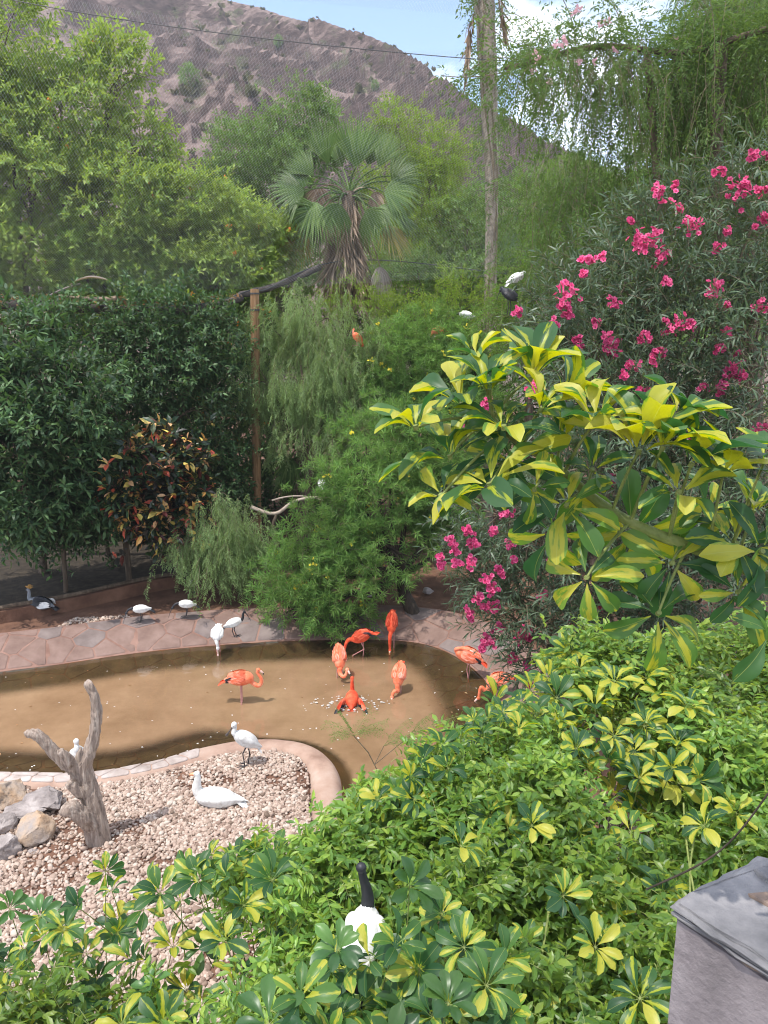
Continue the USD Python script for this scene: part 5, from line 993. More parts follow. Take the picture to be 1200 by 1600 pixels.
def pillar():
    zt = 4.52
    A = gnd(1058, 1408, zt)[:2]; Bk = gnd(1165, 1352, zt)[:2]; e1 = gnd(1215, 1512, zt)[:2]
    u = nrm((e1 - A)[None])[0]; w = np.array([-u[1], u[0]]); w = w if w @ (Bk - A) > 0 else -w
    wd, dp = .75, .40; q = lambda a, b: A + u * a + w * b
    t = thing('stone_pillar', 'rendered masonry pillar with a layered slate cap in the bottom right corner', 'pillar', (*q(.35, .2), gz(*q(.35, .2))))
    o = [q(.006, .01), q(wd, .01), q(wd, dp - .02), q(.006, dp - .02)]
    c2 = Polygon(o).buffer(.006); body = trimesh.creation.extrude_polygon(c2, zt - .06 - 1.2, engine='earcut'); body.apply_translation([0, 0, 1.2])
    put('body', body, M['rendered'], t)
    for k, (ins, z0, z1, m, rg) in enumerate([(.016, zt - .060, zt - .046, 'slate_rust', .034), (-.004, zt - .0465, zt - .034, 'slate', .030), (.012, zt - .0345, zt - .022, 'slate_rust', .034), (-.010, zt - .0225, zt - .010, 'slate', .026), (-.002, zt - .0105, zt, 'slate', .022)]):
        put('slate_layer', slab([q(ins, ins), q(wd + .02, ins), q(wd + .02, dp), q(ins + .01 * k, dp)], z0, z1, 40 + k, rg), M[m], t, smooth=25)
    put('slate_layer', slab([q(.10, dp * .45), q(.30, dp * .50), q(.52, dp * .42), q(.6, dp * .9), q(.22, dp * 1.02)], zt - .0005, zt + .010, 51, .014), M['slate_rust'], t, smooth=25)
    put('slate_layer', slab([q(.06, dp * .72), q(.20, dp * .66), q(.26, dp * 1.02), q(.10, dp * 1.05)], zt - .0004, zt + .018, 52, .014), M['slate'], t, smooth=25)
    r = np.random.default_rng(8)
    for k, (a, b, s, lab) in enumerate([(.14, .86, .055, 'small dark stone chip lying at the back corner of the pillar cap'), (.27, .92, .10, 'grey flat stone lying on the back of the pillar cap at the frame edge')]):
        c = q(a, dp * b); R = [np.append(c + s * np.array([math.cos(x) * .9, math.sin(x) * .7]) * r.uniform(.8, 1.1), 0)[:2] for x in np.linspace(0, 6.28, 8)[:-1]]
        tt = thing('loose_stone', lab, 'stone', (*c, zt)); put('stone', slab(R, zt + .012, zt + .012 + s * .55, 60 + k, .008, 40), M['slate'], tt, smooth=25)
        put('lichen_patch', slab([c + s * .4 * np.array([math.cos(x), math.sin(x) * .6]) for x in np.linspace(0, 6.28, 9)[:-1]], zt + .012 + s * .55 - .002, zt + .012 + s * .55 + .002, 66 + k, .006, 24), M['rock_orange' if k else 'slate_rust'], tt)
pillar()
# ================================================================== DRIFTWOOD AND ROCKS
def blend(chains, refine=.02, seg=14, iters=10, ellipsoids=()):
    """One continuous body: hulls of neighbouring spheres along each chain, refined and smoothed."""
    parts = []
    for ch in chains:
        S = [m3.Manifold.sphere(float(q[3]), seg).translate([float(x) for x in q[:3]]) for q in ch]
        parts += [m3.Manifold.batch_hull([a, b]) for a, b in zip(S[:-1], S[1:])] if len(S) > 1 else S
    for (c, rad, R) in ellipsoids:
        T = np.eye(4); T[:3, :3] = np.asarray(R) * np.asarray(rad)[None]; T[:3, 3] = c
        parts.append(m3.Manifold.sphere(1.0, 24).transform(T[:3]))
    b = m3.Manifold.batch_boolean(parts, m3.OpType.Add).refine_to_length(refine).to_mesh()
    m = trimesh.Trimesh(b.vert_properties[:, :3], b.tri_verts, process=True); trimesh.smoothing.filter_taubin(m, .5, .53, iters); return m
def driftwood():
    Y = float(gnd(150, 1312, .14)[1]); A = lambda x, y, d=0.0: at(x, y, Y + d); k = mpp(A(150, 1200))
    S = lambda pts: [(*A(x, y, d), w * k * .44) for x, y, d, w in pts]
    ch = [S([(154, 1318, 0, 46), (148, 1285, 0, 44), (143, 1250, 0, 37), (135, 1220, 0, 34), (128, 1195, 0, 33)]),
          S([(128, 1200, 0, 34), (140, 1175, 0, 25), (148, 1145, .02, 22), (151, 1110, .03, 20), (147, 1085, .03, 18), (138, 1070, .03, 18)]),
          S([(130, 1215, 0, 34), (112, 1200, -.05, 26), (92, 1182, -.1, 22), (72, 1163, -.14, 21), (56, 1148, -.17, 19), (45, 1146, -.18, 15)]),
          S([(120, 1205, 0, 28), (108, 1190, -.14, 20), (95, 1176, -.2, 17)]),
          S([(140, 1240, 0, 30), (122, 1236, -.12, 20), (110, 1226, -.18, 17)]),
          S([(150, 1290, 0, 38), (128, 1275, -.18, 32), (112, 1262, -.24, 27), (100, 1268, -.26, 20)]), S([(126, 1198, 0, 24), (124, 1182, -.05, 12), (126, 1170, -.06, 6)])]
    m = blend(ch, .028, 12, 12); v = m.vertices.copy(); n = m.vertex_normals
    z = v[:, 2:]; ang = np.arctan2(v[:, 1] - v[:, 1].mean(), v[:, 0] - v[:, 0].mean())
    g = meshkit.fbm(np.c_[v[:, 0] * 16 + z[:, 0] * 2, v[:, 1] * 16, z[:, 0] * 1.3], 4, 3); g2 = np.abs(2 * meshkit.fbm(np.c_[v[:, 0] * 26, v[:, 1] * 26, z[:, 0] * 2.2], 3, 8) - 1)
    m.vertices = v + n * ((g - .5) * .055 - (np.clip(.16 - g2, 0, 1) * .11))[:, None]
    b = A(154, 1318) * [1, 1, 0] + [0, 0, .12]; t = thing('driftwood', 'grey weathered forked driftwood stump standing on the gravel', 'driftwood', b)
    put('trunk', m, M['drift'], t, smooth=True)
driftwood()
def rock(label, px, py, z, size, mat, seed, rot=0.0):
    r = np.random.default_rng(seed); c = gnd(px, py, z); k = mpp(c); s = np.array(size) * k * .44
    pts = randdir(22, r) * r.uniform(.82, 1.1, (22, 1)); h = trimesh.convex.convex_hull(pts); m = h.subdivide_to_size(.16); m = trimesh.Trimesh(m.vertices, m.faces, process=True)
    trimesh.smoothing.filter_taubin(m, .5, .53, 4); v = m.vertices; n = m.vertex_normals
    v = v + n * (.16 * (meshkit.fbm(v * 2.3 + seed, 4, seed) - .5) - .06 * np.clip(.12 - np.abs(meshkit.fbm(v * 3.1 + 5, 3, seed + 1) - .5), 0, 1) * 8)[:, None]
    R = trimesh.transformations.rotation_matrix(rot, [0, 0, 1])[:3, :3]; v = (v * s) @ R.T
    t = thing('rock', label, 'rock', c); put('stone', (v + c + [0, 0, s[2] * .45], m.faces), M[mat], t, smooth=True)
rock('orange stained grey boulder, front of the pile left of the driftwood', 55, 1310, .13, (72, 70, 74), 'rock_orange', 1)
rock('dark grey rock at the left edge, lowest of the pile', 5, 1335, .13, (66, 60, 50), 'rock_grey', 2, .4)
rock('grey rock at the left edge between the flat slab and the lowest rock', 5, 1292, .15, (60, 50, 36), 'rock_grey', 3, .8)
rock('pale flat slab of rock lying behind the orange stained boulder', 38, 1268, .22, (84, 60, 20), 'rock_grey', 4, .2)
rock('large brownish boulder at the left edge at the back of the pile', 10, 1252, .14, (100, 80, 56), 'rock_orange', 5, .1)
rock('rough grey boulder sloping down to the driftwood at the back of the pile', 68, 1262, .14, (80, 70, 46), 'rock_grey', 6, -.3)
rock('small stone half buried in the gravel in front of the orange stained boulder', 55, 1332, .12, (26, 20, 10), 'rock_grey', 7)
rock('brown stone on the soil beside the trunk of the yellow flowered tree', 668, 925, .42, (24, 18, 14), 'rock_grey', 9)

def fallen_branch():
    Y = 17.6; pts = [(392, 792), (412, 800), (432, 802), (455, 786), (485, 778), (514, 773)]
    c = spline([at(x, y, Y) for x, y in pts], 18); t = thing('dead_branch', 'bare whitish branch reaching sideways into the yellow flowered tree', 'branch', c[4])
    put('limb', tube(c, np.linspace(.05, .03, 18), 8, .2), M['twig_pale'], t, smooth=True)
    put('side_branch', limb([at(432, 802, Y), at(428, 830, Y), at(436, 858, Y), at(430, 890, Y) * [1, 1, 0] + [0, 0, .35]], .04, .055, 10, 7, .2), M['bark'], t, smooth=True)
    put('side_branch', limb([at(425, 782, Y + .1), at(460, 775, Y + .1), at(505, 782, Y + .1)], .022, .014, 8, 6), M['twig_pale'], t, smooth=True)
    put('side_branch', limb([at(405, 798, Y), at(395, 815, Y), at(392, 840, Y)], .02, .01, 8, 6), M['twig'], t, smooth=True)
fallen_branch()
def ground_log():
    a, b = gnd(528, 893, .5), gnd(640, 905, .5); t = thing('log', 'thin pole lying on the soil behind the yellow flowered tree', 'log', (a + b) / 2)
    put('pole', tube(np.linspace(a, b, 10), .055, 8, .2), M['wood_post'], t); put('support', box((a * .7 + b * .3) - [0, 0, .1], (.12, .12, .2)), M['wood_dark'], t); put('support', box((a * .2 + b * .8) - [0, 0, .1], (.12, .12, .2)), M['wood_dark'], t)
ground_log()

# ================================================================== BIRDS
class Bird:
    """Local frame: +x forward, +y left, z up from the ground; placed at a point and turned."""
    def __init__(s, name, label, cat, pos, yaw, scale=1.0, group=None):
        s.t = thing(name, label, cat, pos, group); s.pos = np.asarray(pos, float); s.c, s.s = math.cos(yaw), math.sin(yaw); s.k = scale
    def w(s, p): p = np.asarray(p, float) * s.k; return np.stack([p[..., 0] * s.c - p[..., 1] * s.s, p[..., 0] * s.s + p[..., 1] * s.c, p[..., 2]], -1) + s.pos
    def add(s, name, mesh, mat, parent=None, smooth=True, **kw):
        v, f = (mesh if isinstance(mesh, tuple) else (mesh.vertices, mesh.faces)); return put(name, (s.w(v), f), M[mat], parent or s.t, smooth=smooth, **kw)
    def leg(s, pts, r, mat, web=False):
        c = np.array(pts, float); d = np.linalg.norm(np.diff(c, axis=0), axis=1); P, R = [], []
        for a, b, ra, rb in zip(c[:-1], c[1:], [r * 1.25] + [r * .9] * 9, [r] + [r * .8] * 9): P += [a, (a + b) / 2]; R += [ra, rb * .9]
        P.append(c[-1]); R.append(r); lg = s.add('leg', tube(np.array(P), np.array(R), 8), mat)
        e = c[-1]; tf = [tube(np.array([e, e + np.array([math.cos(a), math.sin(a), -.004]) * 5.5 * r * l]), [r * .7, r * .35], 6) for a, l in ((0, 2), (.6, 1.8), (-.6, 1.8), (3.1, 1))]
        s.add('foot', join(tf), mat, lg)
    def feathers(s, name, roots, dirs, norms, L, W, mat, parent=None, T=OVAL):
        return s.add(name, leaves(np.array(roots), np.array(dirs), np.array(norms), L, W, T), mat, parent, smooth=False)
def wing_rows(bc, R, rad, side, r, rows=5, per=7, tilt=0.0):
    """Feather roots over one flank of an ellipsoid body (centre bc, axes R, radii rad)."""
    P, D, N = [], [], []
    for i in range(rows):
        for j in range(per):
            u = .55 - 1.15 * (i + .5) / rows + r.normal(0, .02); ph = math.radians(20 + 75 * (j + .5 * (i % 2)) / per) * side
            q = np.array([u, math.sqrt(max(0, 1 - u * u)) * math.sin(ph), math.sqrt(max(0, 1 - u * u)) * math.cos(ph)]); n = nrm(R @ (q / rad)); P.append(bc + R @ (q * rad) + n * .004)
            d = R @ np.array([-1, .05 * side, -.18]); D.append(nrm(d - n * (n @ d) + n * (.035 if rows > 3 else .004))); N.append(n)
    return P, D, N
def roty(a): c, s = math.cos(a), math.sin(a); return np.array([[c, 0, s], [0, 1, 0], [-s, 0, c]])

def long_bird(name, label, cat, pos, yaw, body_c, pitch, rad, neck, head_r, bill, cols, legs, tail='short', group=None, scale=1.0, neck_separate=None, spread=None, black_tips=False, seed=0, neck_r=(.045, .022)):
    """body_c centre height etc. in metres; neck: local points from the breast to the head; bill: local points with radii."""
    r = np.random.default_rng(seed + 300); b = Bird(name, label, cat, pos, yaw, scale, group); bc = np.array(body_c, float); R = roty(-pitch); rad = np.array(rad, float)
    nk = spline(np.array(neck, float), 12); nr = np.linspace(neck_r[0], neck_r[1], 12); ch = [[(*p, q) for p, q in zip(nk, nr)], [(*nk[-1], head_r), (*(nk[-1] + nrm(np.array(bill[0][:3]) - nk[-1]) * head_r * .5), head_r * .8)]]
    taper = [(*(bc + R @ [rad[0] * .55, 0, .0]), rad[2] * .72), (*(bc + R @ [-rad[0] * .55, 0, .0]), rad[2] * .68), (*(bc + R @ [-rad[0] * 1.18, 0, -.1 * rad[2]]), rad[2] * .22)]
    if neck_separate:
        body = blend([taper, [(*nk[0], nr[0]), (*nk[1], nr[1])]], .025, 16, 8, [(bc, rad, R)]); b.add('body', body, cols['body'])
        b.add('neck', blend([[(*p, q) for p, q in zip(nk[1:], nr[1:])], ch[1]], .018, 12, 6), neck_separate)
    else: b.add('body', blend([taper] + ch, .025, 14, 8, [(bc, rad, R)]), cols['body'])
    bl = np.array(bill, float); cut = max(2, int(len(bl) * .62)); bp = b.add('bill', tube(bl[:cut + 1, :3] if cols.get('tip') else bl[:, :3], (bl[:cut + 1, 3] if cols.get('tip') else bl[:, 3]), 8), cols['bill'])
    if cols.get('tip'): b.add('bill_tip', tube(bl[cut - 0:, :3] if len(bl) - cut > 1 else bl[-2:, :3], bl[cut:, 3] if len(bl) - cut > 1 else bl[-2:, 3], 8), cols['tip'], bp)
    hd = nk[-1]; fw = nrm(np.array(bill[0][:3]) - hd); sd = np.array([0, 1.0, 0])
    for sgn in (-1, 1):
        e = trimesh.creation.icosphere(1, head_r * .17); e.apply_translation(hd + fw * head_r * .45 + sd * sgn * head_r * .80 + UP * head_r * .2); b.add('eye', e, cols.get('eye', 'feather_black'))
        if spread is None:
            white = cols['body'] == 'feather_white'; P, D, N = wing_rows(bc, R, rad, sgn, r, *((3, 6) if white else (5, 7))); w = b.add('wing', blend([[(*(bc + R @ [rad[0] * .42, sgn * rad[1] * .62, rad[2] * .12]), rad[2] * .46), (*(bc + R @ [-rad[0] * .25, sgn * rad[1] * .66, rad[2] * .16]), rad[2] * .44), (*(bc + R @ [-rad[0] * .95, sgn * rad[1] * .26, rad[2] * .16]), rad[2] * .2), (*(bc + R @ [-rad[0] * 1.3, sgn * rad[1] * .12, rad[2] * .1]), rad[2] * .07)]], .03, 14, 6), 'feather_white') if white else b.feathers('wing', P, D, N, rad[0] * (.85 if white else .62), rad[2] * (.7 if white else .62), cols.get('wing', 'plume_white' if white else cols['body']))
            if black_tips: b.feathers('flight_feathers', [bc + R @ [-rad[0] * .55, sgn * rad[1] * (.5 + .1 * i), -.15 * rad[2] + .02 * i] for i in range(5)], [R @ [-1, -.12 * sgn, -.28]] * 5, [[0, sgn, .4]] * 5, rad[0] * .75, .03, 'feather_black', w, LANCE)
        else:
            P = [bc + np.array([-.02 - .03 * i, sgn * (rad[1] + spread * i / 9), .03 + .05 * math.sin(i / 3)]) for i in range(10)]; D = [nrm(np.array([-.55, sgn * (.15 + .06 * i), -.75])) for i in range(10)]
            w = b.feathers('wing', P, D, [[-.6, 0, .5]] * 10, .17, .06, cols.get('wing', cols['body'])); b.feathers('flight_feathers', [p + d * .10 for p, d in zip(P, D)], D, [[-.6, 0, .5]] * 10, .11, .045, 'feather_black', w)
    tl = {'tiny': (5, .08, .035), 'short': (7, .13, .045), 'long': (9, .20, .05), 'plume': (12, .18, .05)}[tail]; a = np.linspace(-.5, .5, tl[0])
    b.feathers('tail', [bc + R @ [-rad[0] * .98, .03 * x, -.02] for x in a * 2], [R @ np.array([-1, x * .7, -.22 - .3 * (tail == 'plume') * r.random()]) for x in a], [[.2 * x, x * .5, 1] for x in a], tl[1], tl[2], cols.get('tail', cols['body']))
    for L in legs: b.leg(*L) if isinstance(L, tuple) else b.leg(L, .011, cols['leg'])
    return b
FLC = dict(body='feather_orange', wing='plume_orange', tail='plume_red', bill='bill_pale', tip='feather_black', leg='leg_pink')
FLR = dict(body='feather_red', wing='plume_red', tail='plume_red', bill='bill_pale', tip='feather_black', leg='leg_pink')
FG = 'flamingos wading in the pond'
def fbill(h, d=(.6, 0, -.8), s=1.0):
    h = np.array(h, float); d = nrm(np.array(d, float)); f = nrm(np.array([d[0], d[1], d[2] * .2]));
    return [(*(h + f * .03 * s), .019), (*(h + f * .06 * s + [0, 0, -.008]), .018), (*(h + f * .075 * s + d * .035 * s), .015), (*(h + f * .06 * s + d * .075 * s), .008)]
def lg2(x, bc, spread=.05, knee=.0): return [[(x, sy, bc - .10), (x + knee, sy, (bc - .45) * .5), (x - .01, sy * 1.0, -.24)] for sy in (-spread, spread)]
g = lambda x, y: gnd(x, y, 0.0)
EL = math.radians
long_bird('flamingo', 'coral flamingo in side view facing right, out in the open brown water', 'flamingo', g(378, 1099), 0.0, (0, 0, .48), EL(4), (.23, .115, .135), [(.17, 0, .45), (.24, 0, .36), (.32, 0, .34), (.365, 0, .42), (.33, 0, .53), (.29, 0, .60), (.31, 0, .635)], .036, fbill((.31, 0, .635), (.45, 0, -.9)), FLC, lg2(0, .48), 'long', FG, black_tips=True, seed=1)
long_bird('flamingo', 'flamingo leaning over with its hidden head at the bank under the yellow flowered tree', 'flamingo', g(564, 1026), EL(155), (0, 0, .44), EL(-28), (.24, .115, .13), [(.20, 0, .34), (.30, 0, .30), (.34, .05, .18), (.36, .05, .06)], .034, fbill((.36, .05, .06), (.3, 0, -1)), FLR, [[(-.02, -.05, .36), (-.04, -.05, .15), (.0, -.05, -.2)], [(-.02, .05, .36), (-.10, .05, .2), (.16, .05, .02), (.17, .05, -.15)]], 'long', FG, black_tips=True, seed=2)
long_bird('flamingo', 'dark red flamingo by the shaded bank, neck straight down to the water', 'flamingo', g(612, 1014), EL(-98), (0, 0, .58), EL(-62), (.22, .11, .125), [(.10, 0, .42), (.15, -.02, .28), (.15, -.02, .14), (.14, -.02, .03)], .032, fbill((.14, -.02, .03), (.2, 0, -1)), FLR, lg2(-.06, .58, .04), 'tiny', FG, seed=3)
long_bird('flamingo', 'flamingo facing the camera, neck curled down, left of the bathing one', 'flamingo', g(531, 1060), EL(-80), (-.02, 0, .42), EL(-48), (.23, .12, .135), [(.13, 0, .26), (.20, .0, .16), (.25, .05, .14), (.25, .10, .22), (.23, .115, .27)], .036, fbill((.23, .115, .27), (.35, .2, -.9)), FLC, lg2(-.02, .42, .05), 'tiny', FG, black_tips=True, seed=4)
long_bird('flamingo', 'flamingo facing the camera, bill in the water, right of the bathing one', 'flamingo', g(623, 1082), EL(-105), (-.02, 0, .34), EL(-52), (.21, .115, .13), [(.11, 0, .20), (.16, .0, .10), (.20, -.02, .12), (.24, -.05, .08), (.25, -.06, .02)], .034, fbill((.25, -.06, .02), (.3, 0, -1)), FLC, lg2(0, .34, .04), 'tiny', FG, seed=5)
long_bird('flamingo', 'bathing flamingo sitting in splashing water with half opened wings and raised neck', 'flamingo', g(550, 1100), EL(90), (0, 0, .10), EL(12), (.21, .12, .12), [(.12, 0, .16), (.14, 0, .26), (.12, 0, .36), (.14, 0, .43)], .034, fbill((.14, 0, .43), (.6, 0, -.8)), FLR, [[(0, -.05, .0), (0, -.05, -.2)], [(0, .05, .0), (0, .05, -.2)]], 'long', FG, spread=.05, seed=6)
long_bird('flamingo', 'big flamingo with its head tucked away at the right bank under the oleander flowers', 'flamingo', g(730, 1058), EL(160), (0, 0, .45), EL(14), (.25, .13, .155), [(.18, 0, .46), (.21, .05, .56), (.10, .08, .60), (-.02, .07, .58)], .034, fbill((-.02, .07, .58), (-.9, 0, -.3)), FLC, [[(-.02, -.03, .34), (-.04, -.03, .17), (.0, -.03, -.2)], [(-.02, .04, .34), (-.0, .04, .16), (-.06, .04, -.2)]], 'long', FG, black_tips=True, seed=7)
long_bird('flamingo', 'flamingo partly hidden behind the planting with its neck bent to the left', 'flamingo', g(777, 1094), EL(185), (0, 0, .38), EL(-12), (.22, .12, .135), [(.16, 0, .30), (.23, 0, .20), (.29, 0, .26), (.33, 0, .14), (.34, 0, .06)], .034, fbill((.34, 0, .06), (.3, 0, -1)), FLC, lg2(0, .38), 'short', FG, seed=8)
def splash():
    r = np.random.default_rng(3); c = g(552, 1100); P = []
    for _ in range(90):
        a = r.uniform(0, 6.28); d = abs(r.normal(.30, .10)); m = trimesh.creation.icosphere(1, r.uniform(.008, .022)); m.apply_scale([1.4, 1, .6]); m.apply_translation(c + [math.cos(a) * d * 1.4, math.sin(a) * d * .7, r.uniform(.0, .03)]); P.append(m)
    put('splash', join(P), M['water_foam'], kind='stuff', label='white splashing droplets and ripples around the bathing flamingo', category='splash')
M['water_foam'] = usdkit.material(stage, LOOK + 'water_foam', {'p': ('principled_bsdf', {'base_color': (.75, .72, .66), 'roughness': .15, 'transmission_weight': .55, 'ior': 1.33})}, surface='p.BSDF')
splash()

IBC = dict(body='feather_white', tail='feather_black', bill='leg_dark', leg='leg_dark')
def cbill(h, d, L=.17, r0=.012):
    h = np.array(h, float); d = nrm(np.array(d, float)); dn = np.array([0, 0, -1.0]); return [(*(h + d * L * t + dn * L * .55 * t * t), r0 * (1 - .7 * t)) for t in (.12, .35, .6, .8, 1.0)]
IG = 'sacred ibises on the far bank'
def ibis(label, px, py, z, yaw, neck, bill_d, pitch=6, scale=1.0, legs=True, seed=0, group=IG, name='sacred_ibis', Y=None):
    p = gnd(px, py, z) if Y is None else at(px, py, Y); lgs = [[(-.01, -.04, .24), (-.03, -.04, .13), (.01, -.04, .0)], [(.02, .04, .24), (.0, .04, .13), (.04, .04, .0)]]
    return long_bird(name, label, 'ibis', p, EL(yaw), (0, 0, .30), EL(pitch), (.18, .09, .10), neck, .030, cbill(neck[-1], bill_d), IBC, lgs, 'plume', group, scale, 'feather_black', seed=seed, neck_r=(.036, .018))
NK_UP = [(.14, 0, .34), (.19, 0, .40), (.20, 0, .48), (.23, 0, .53)]; NK_FWD = [(.14, 0, .32), (.22, 0, .33), (.27, 0, .30), (.31, 0, .24)]; NK_DN = [(.14, 0, .30), (.20, 0, .26), (.23, 0, .18), (.24, 0, .12)]
ibis('black headed white ibis bending forward beside the spilled pale gravel', 221, 971, .42, 200, NK_FWD, (.5, 0, -.9), 4, .95, seed=11)
ibis('black headed white ibis on the bank, right of the spilled pale gravel', 292, 963, .44, 200, NK_FWD, (.6, 0, -.8), 10, .95, seed=12)
ibis('black headed ibis standing on the sloping paving with its neck up, facing right', 366, 994, .26, 5, NK_UP, (.7, 0, -.6), 22, 1.0, seed=13)
ibis('white ibis half hidden behind the low pepper branch, leftmost under it', 302, 926, .5, 100, NK_DN, (.5, 0, -.9), 5, .9, seed=14)
ibis('white ibis just right of the low pepper branch in front of the pole', 389, 910, .5, 70, NK_FWD, (.6, 0, -.8), 5, .9, seed=15)
ibis('white ibis showing through the yellow flowered tree, nearest the dead pole', 523, 925, .45, 200, NK_FWD, (.6, 0, -.8), 5, 1.0, seed=16)
ibis('white ibis perched on the thin pole behind the yellow flowered tree', 567, 900, .6, 250, NK_UP, (.6, 0, -.8), 5, .8, seed=17)
ibis('white ibis with dark plumes behind the lower leaves of the yellow flowered tree', 580, 945, .42, 30, NK_FWD, (.6, 0, -.8), 8, 1.0, seed=18)
ibis('white ibis with black tail perched high among the greenery right of the fan palm', 728, 512, 0, 165, NK_FWD, (.6, 0, -.8), 12, 1.15, seed=19, group=None, Y=21.5)
ibis('white bird on the dead branch at the left edge of the yellow flowered tree', 503, 773, 0, 95, NK_DN, (.4, 0, -.9), 40, .9, seed=20, group=None, Y=17.5)
WHC = dict(body='feather_white', bill='bill_dark', leg='leg_dark'); WHP = dict(body='feather_white', bill='bill_pale', leg='leg_pink')
def sbill(h, d, L=.20): h = np.array(h, float); d = nrm(np.array(d, float)); return [(*(h + d * L * t), q) for t, q in ((.1, .014), (.4, .010), (.7, .010), (.85, .019), (.95, .021), (1.0, .012))]
SG = 'white spoonbills by the pond'
long_bird('spoonbill', 'white spoonbill standing on the tip of the gravel island with its dark bill down', 'spoonbill', gnd(386, 1196, .15), EL(200), (0, 0, .42), EL(38), (.21, .10, .115), [(.13, 0, .52), (.17, 0, .57), (.15, 0, .63), (.16, 0, .68)], .042, sbill((.16, 0, .68), (.62, 0, -.8)), WHC, [[(-.02, -.03, .34), (-.05, -.03, .17), (-.02, -.03, 0)], [(.0, .04, .34), (.06, .04, .22), (.04, .04, .02)]], 'short', SG, seed=31)
long_bird('spoonbill', 'white spoonbill with a pale pink bill standing in shallow water behind the driftwood', 'spoonbill', gnd(126, 1212, 0), EL(-75), (0, 0, .34), EL(48), (.20, .10, .115), [(.11, 0, .46), (.13, 0, .52), (.10, 0, .57), (.11, 0, .61)], .040, sbill((.11, 0, .61), (.22, 0, -1), .17), WHP, lg2(0, .34, .04), 'short', SG, seed=32)
long_bird('spoonbill', 'fluffy white spoonbill on pink legs drinking at the foot of the far bank', 'spoonbill', gnd(341, 1019, 0), EL(-85), (0, 0, .42), EL(-30), (.19, .12, .125), [(.10, 0, .34), (.16, 0, .28), (.17, .02, .20), (.17, .02, .16)], .036, sbill((.17, .02, .16), (.1, 0, -1), .17), WHP, lg2(-.02, .42, .035), 'short', SG, seed=33)
GOC = dict(body='feather_white', bill='bill_orange', leg='bill_orange')
long_bird('goose', 'white goose with an orange bill resting on the gravel island', 'goose', gnd(338, 1258, .13), EL(176), (0, 0, .115), EL(4), (.29, .145, .135), [(.22, 0, .17), (.255, 0, .27), (.235, 0, .38), (.24, 0, .45)], .040, [(.27, 0, .45, .026), (.30, 0, .445, .024), (.33, 0, .438, .018), (.345, 0, .432, .010)], GOC, [[(0, -.06, .05), (.02, -.06, .01)], [(0, .06, .05), (.02, .06, .01)]], 'long', seed=34, neck_r=(.075, .034))
CRC = dict(body='feather_grey', wing='feather_black', tail='feather_black', bill='leg_dark', leg='leg_dark')
cr = long_bird('crowned_crane', 'grey crowned crane with a golden crest resting beside the low wall', 'crane', gnd(64, 957, .42), EL(172), (0, 0, .22), EL(8), (.27, .13, .14), [(.20, 0, .28), (.25, 0, .36), (.24, 0, .45), (.25, 0, .52)], .036, [(.28, 0, .52, .012), (.31, 0, .515, .010), (.34, 0, .508, .005)], CRC, [[(0, -.05, .12), (.08, -.05, .02)], [(0, .05, .12), (.08, .05, .02)]], 'long', seed=35, neck_r=(.055, .026))
rc = np.random.default_rng(6); cd = nrm(np.c_[rc.normal(-.25, .45, 60), rc.normal(0, .45, 60), rc.uniform(.3, 1, 60)])
cr.feathers('crest', [[.235, 0, .545]] * 60, cd, randdir(60, rc), .11, .012, 'gold', None, RHOMB)
cr.feathers('cheek_patch', [[.255, s * .028, .525] for s in (-1, 1)], [[0, 0, -1]] * 2, [[0, s, 0] for s in (-1, 1)], .03, .022, 'feather_white')
for s in (-1, 1): cr.feathers('wing_patch', [[-.0 - .05 * i, s * (.135 + .006 * j), .25 - .035 * j + .01 * i] for i in range(4) for j in range(3)], [[-1, 0, -.15]] * 12, [[0, s, .35]] * 12, .16, .07, 'feather_white')
SCC = dict(body='feather_orange', tail='feather_red', bill='bill_dark', leg='leg_pink')
long_bird('scarlet_ibis', 'small orange ibis perched upright in the leaves below the palm skirt', 'ibis', at(558, 537, 19.6), EL(215), (0, 0, .16), EL(42), (.17, .085, .095), [(.10, 0, .24), (.12, 0, .30), (.10, 0, .35)], .028, cbill((.10, 0, .35), (.8, 0, -.5), .14), SCC, [[(0, -.03, .1), (0, -.03, -.05)], [(0, .03, .1), (0, .03, -.05)]], 'short', seed=36, neck_r=(.032, .018))
long_bird('scarlet_ibis', 'orange ibis crouching among leaves left of the white perched ibis', 'ibis', at(685, 524, 20.6), EL(185), (0, 0, .12), EL(-4), (.19, .095, .105), [(.13, 0, .10), (.18, 0, .04), (.20, 0, -.02)], .030, cbill((.20, 0, -.02), (.6, 0, -.8), .14), SCC, [[(0, -.03, .05), (0, -.03, -.1)], [(0, .03, .05), (0, .03, -.1)]], 'short', seed=37, neck_r=(.034, .02))
DKC = dict(body='feather_black', wing='feather_black', bill='leg_dark', leg='leg_dark')
long_bird('dark_bird', 'dark long legged bird perched in the greenery right of the tall trunk', 'bird', at(795, 492, 16.6), EL(150), (0, 0, .42), EL(30), (.21, .10, .11), [(.13, 0, .52), (.18, 0, .56), (.20, 0, .52)], .034, cbill((.20, 0, .52), (.6, 0, -.8), .15), DKC, [[(0, -.04, .34), (-.03, -.04, .17), (0, -.04, 0)], [(.02, .04, .34), (0, .04, .17), (.02, .04, 0)]], 'short', seed=38)
long_bird('pale_bird', 'whitish bird perched above the dark bird beside the tall trunk', 'bird', at(806, 446, 16.8), EL(20), (0, 0, .15), EL(25), (.20, .10, .11), [(.12, 0, .22), (.16, 0, .27), (.19, 0, .28)], .034, cbill((.19, 0, .28), (.9, 0, -.3), .12), WHC, [[(0, -.03, .1), (0, -.03, -.1)], [(0, .03, .1), (0, .03, -.1)]], 'short', seed=39)
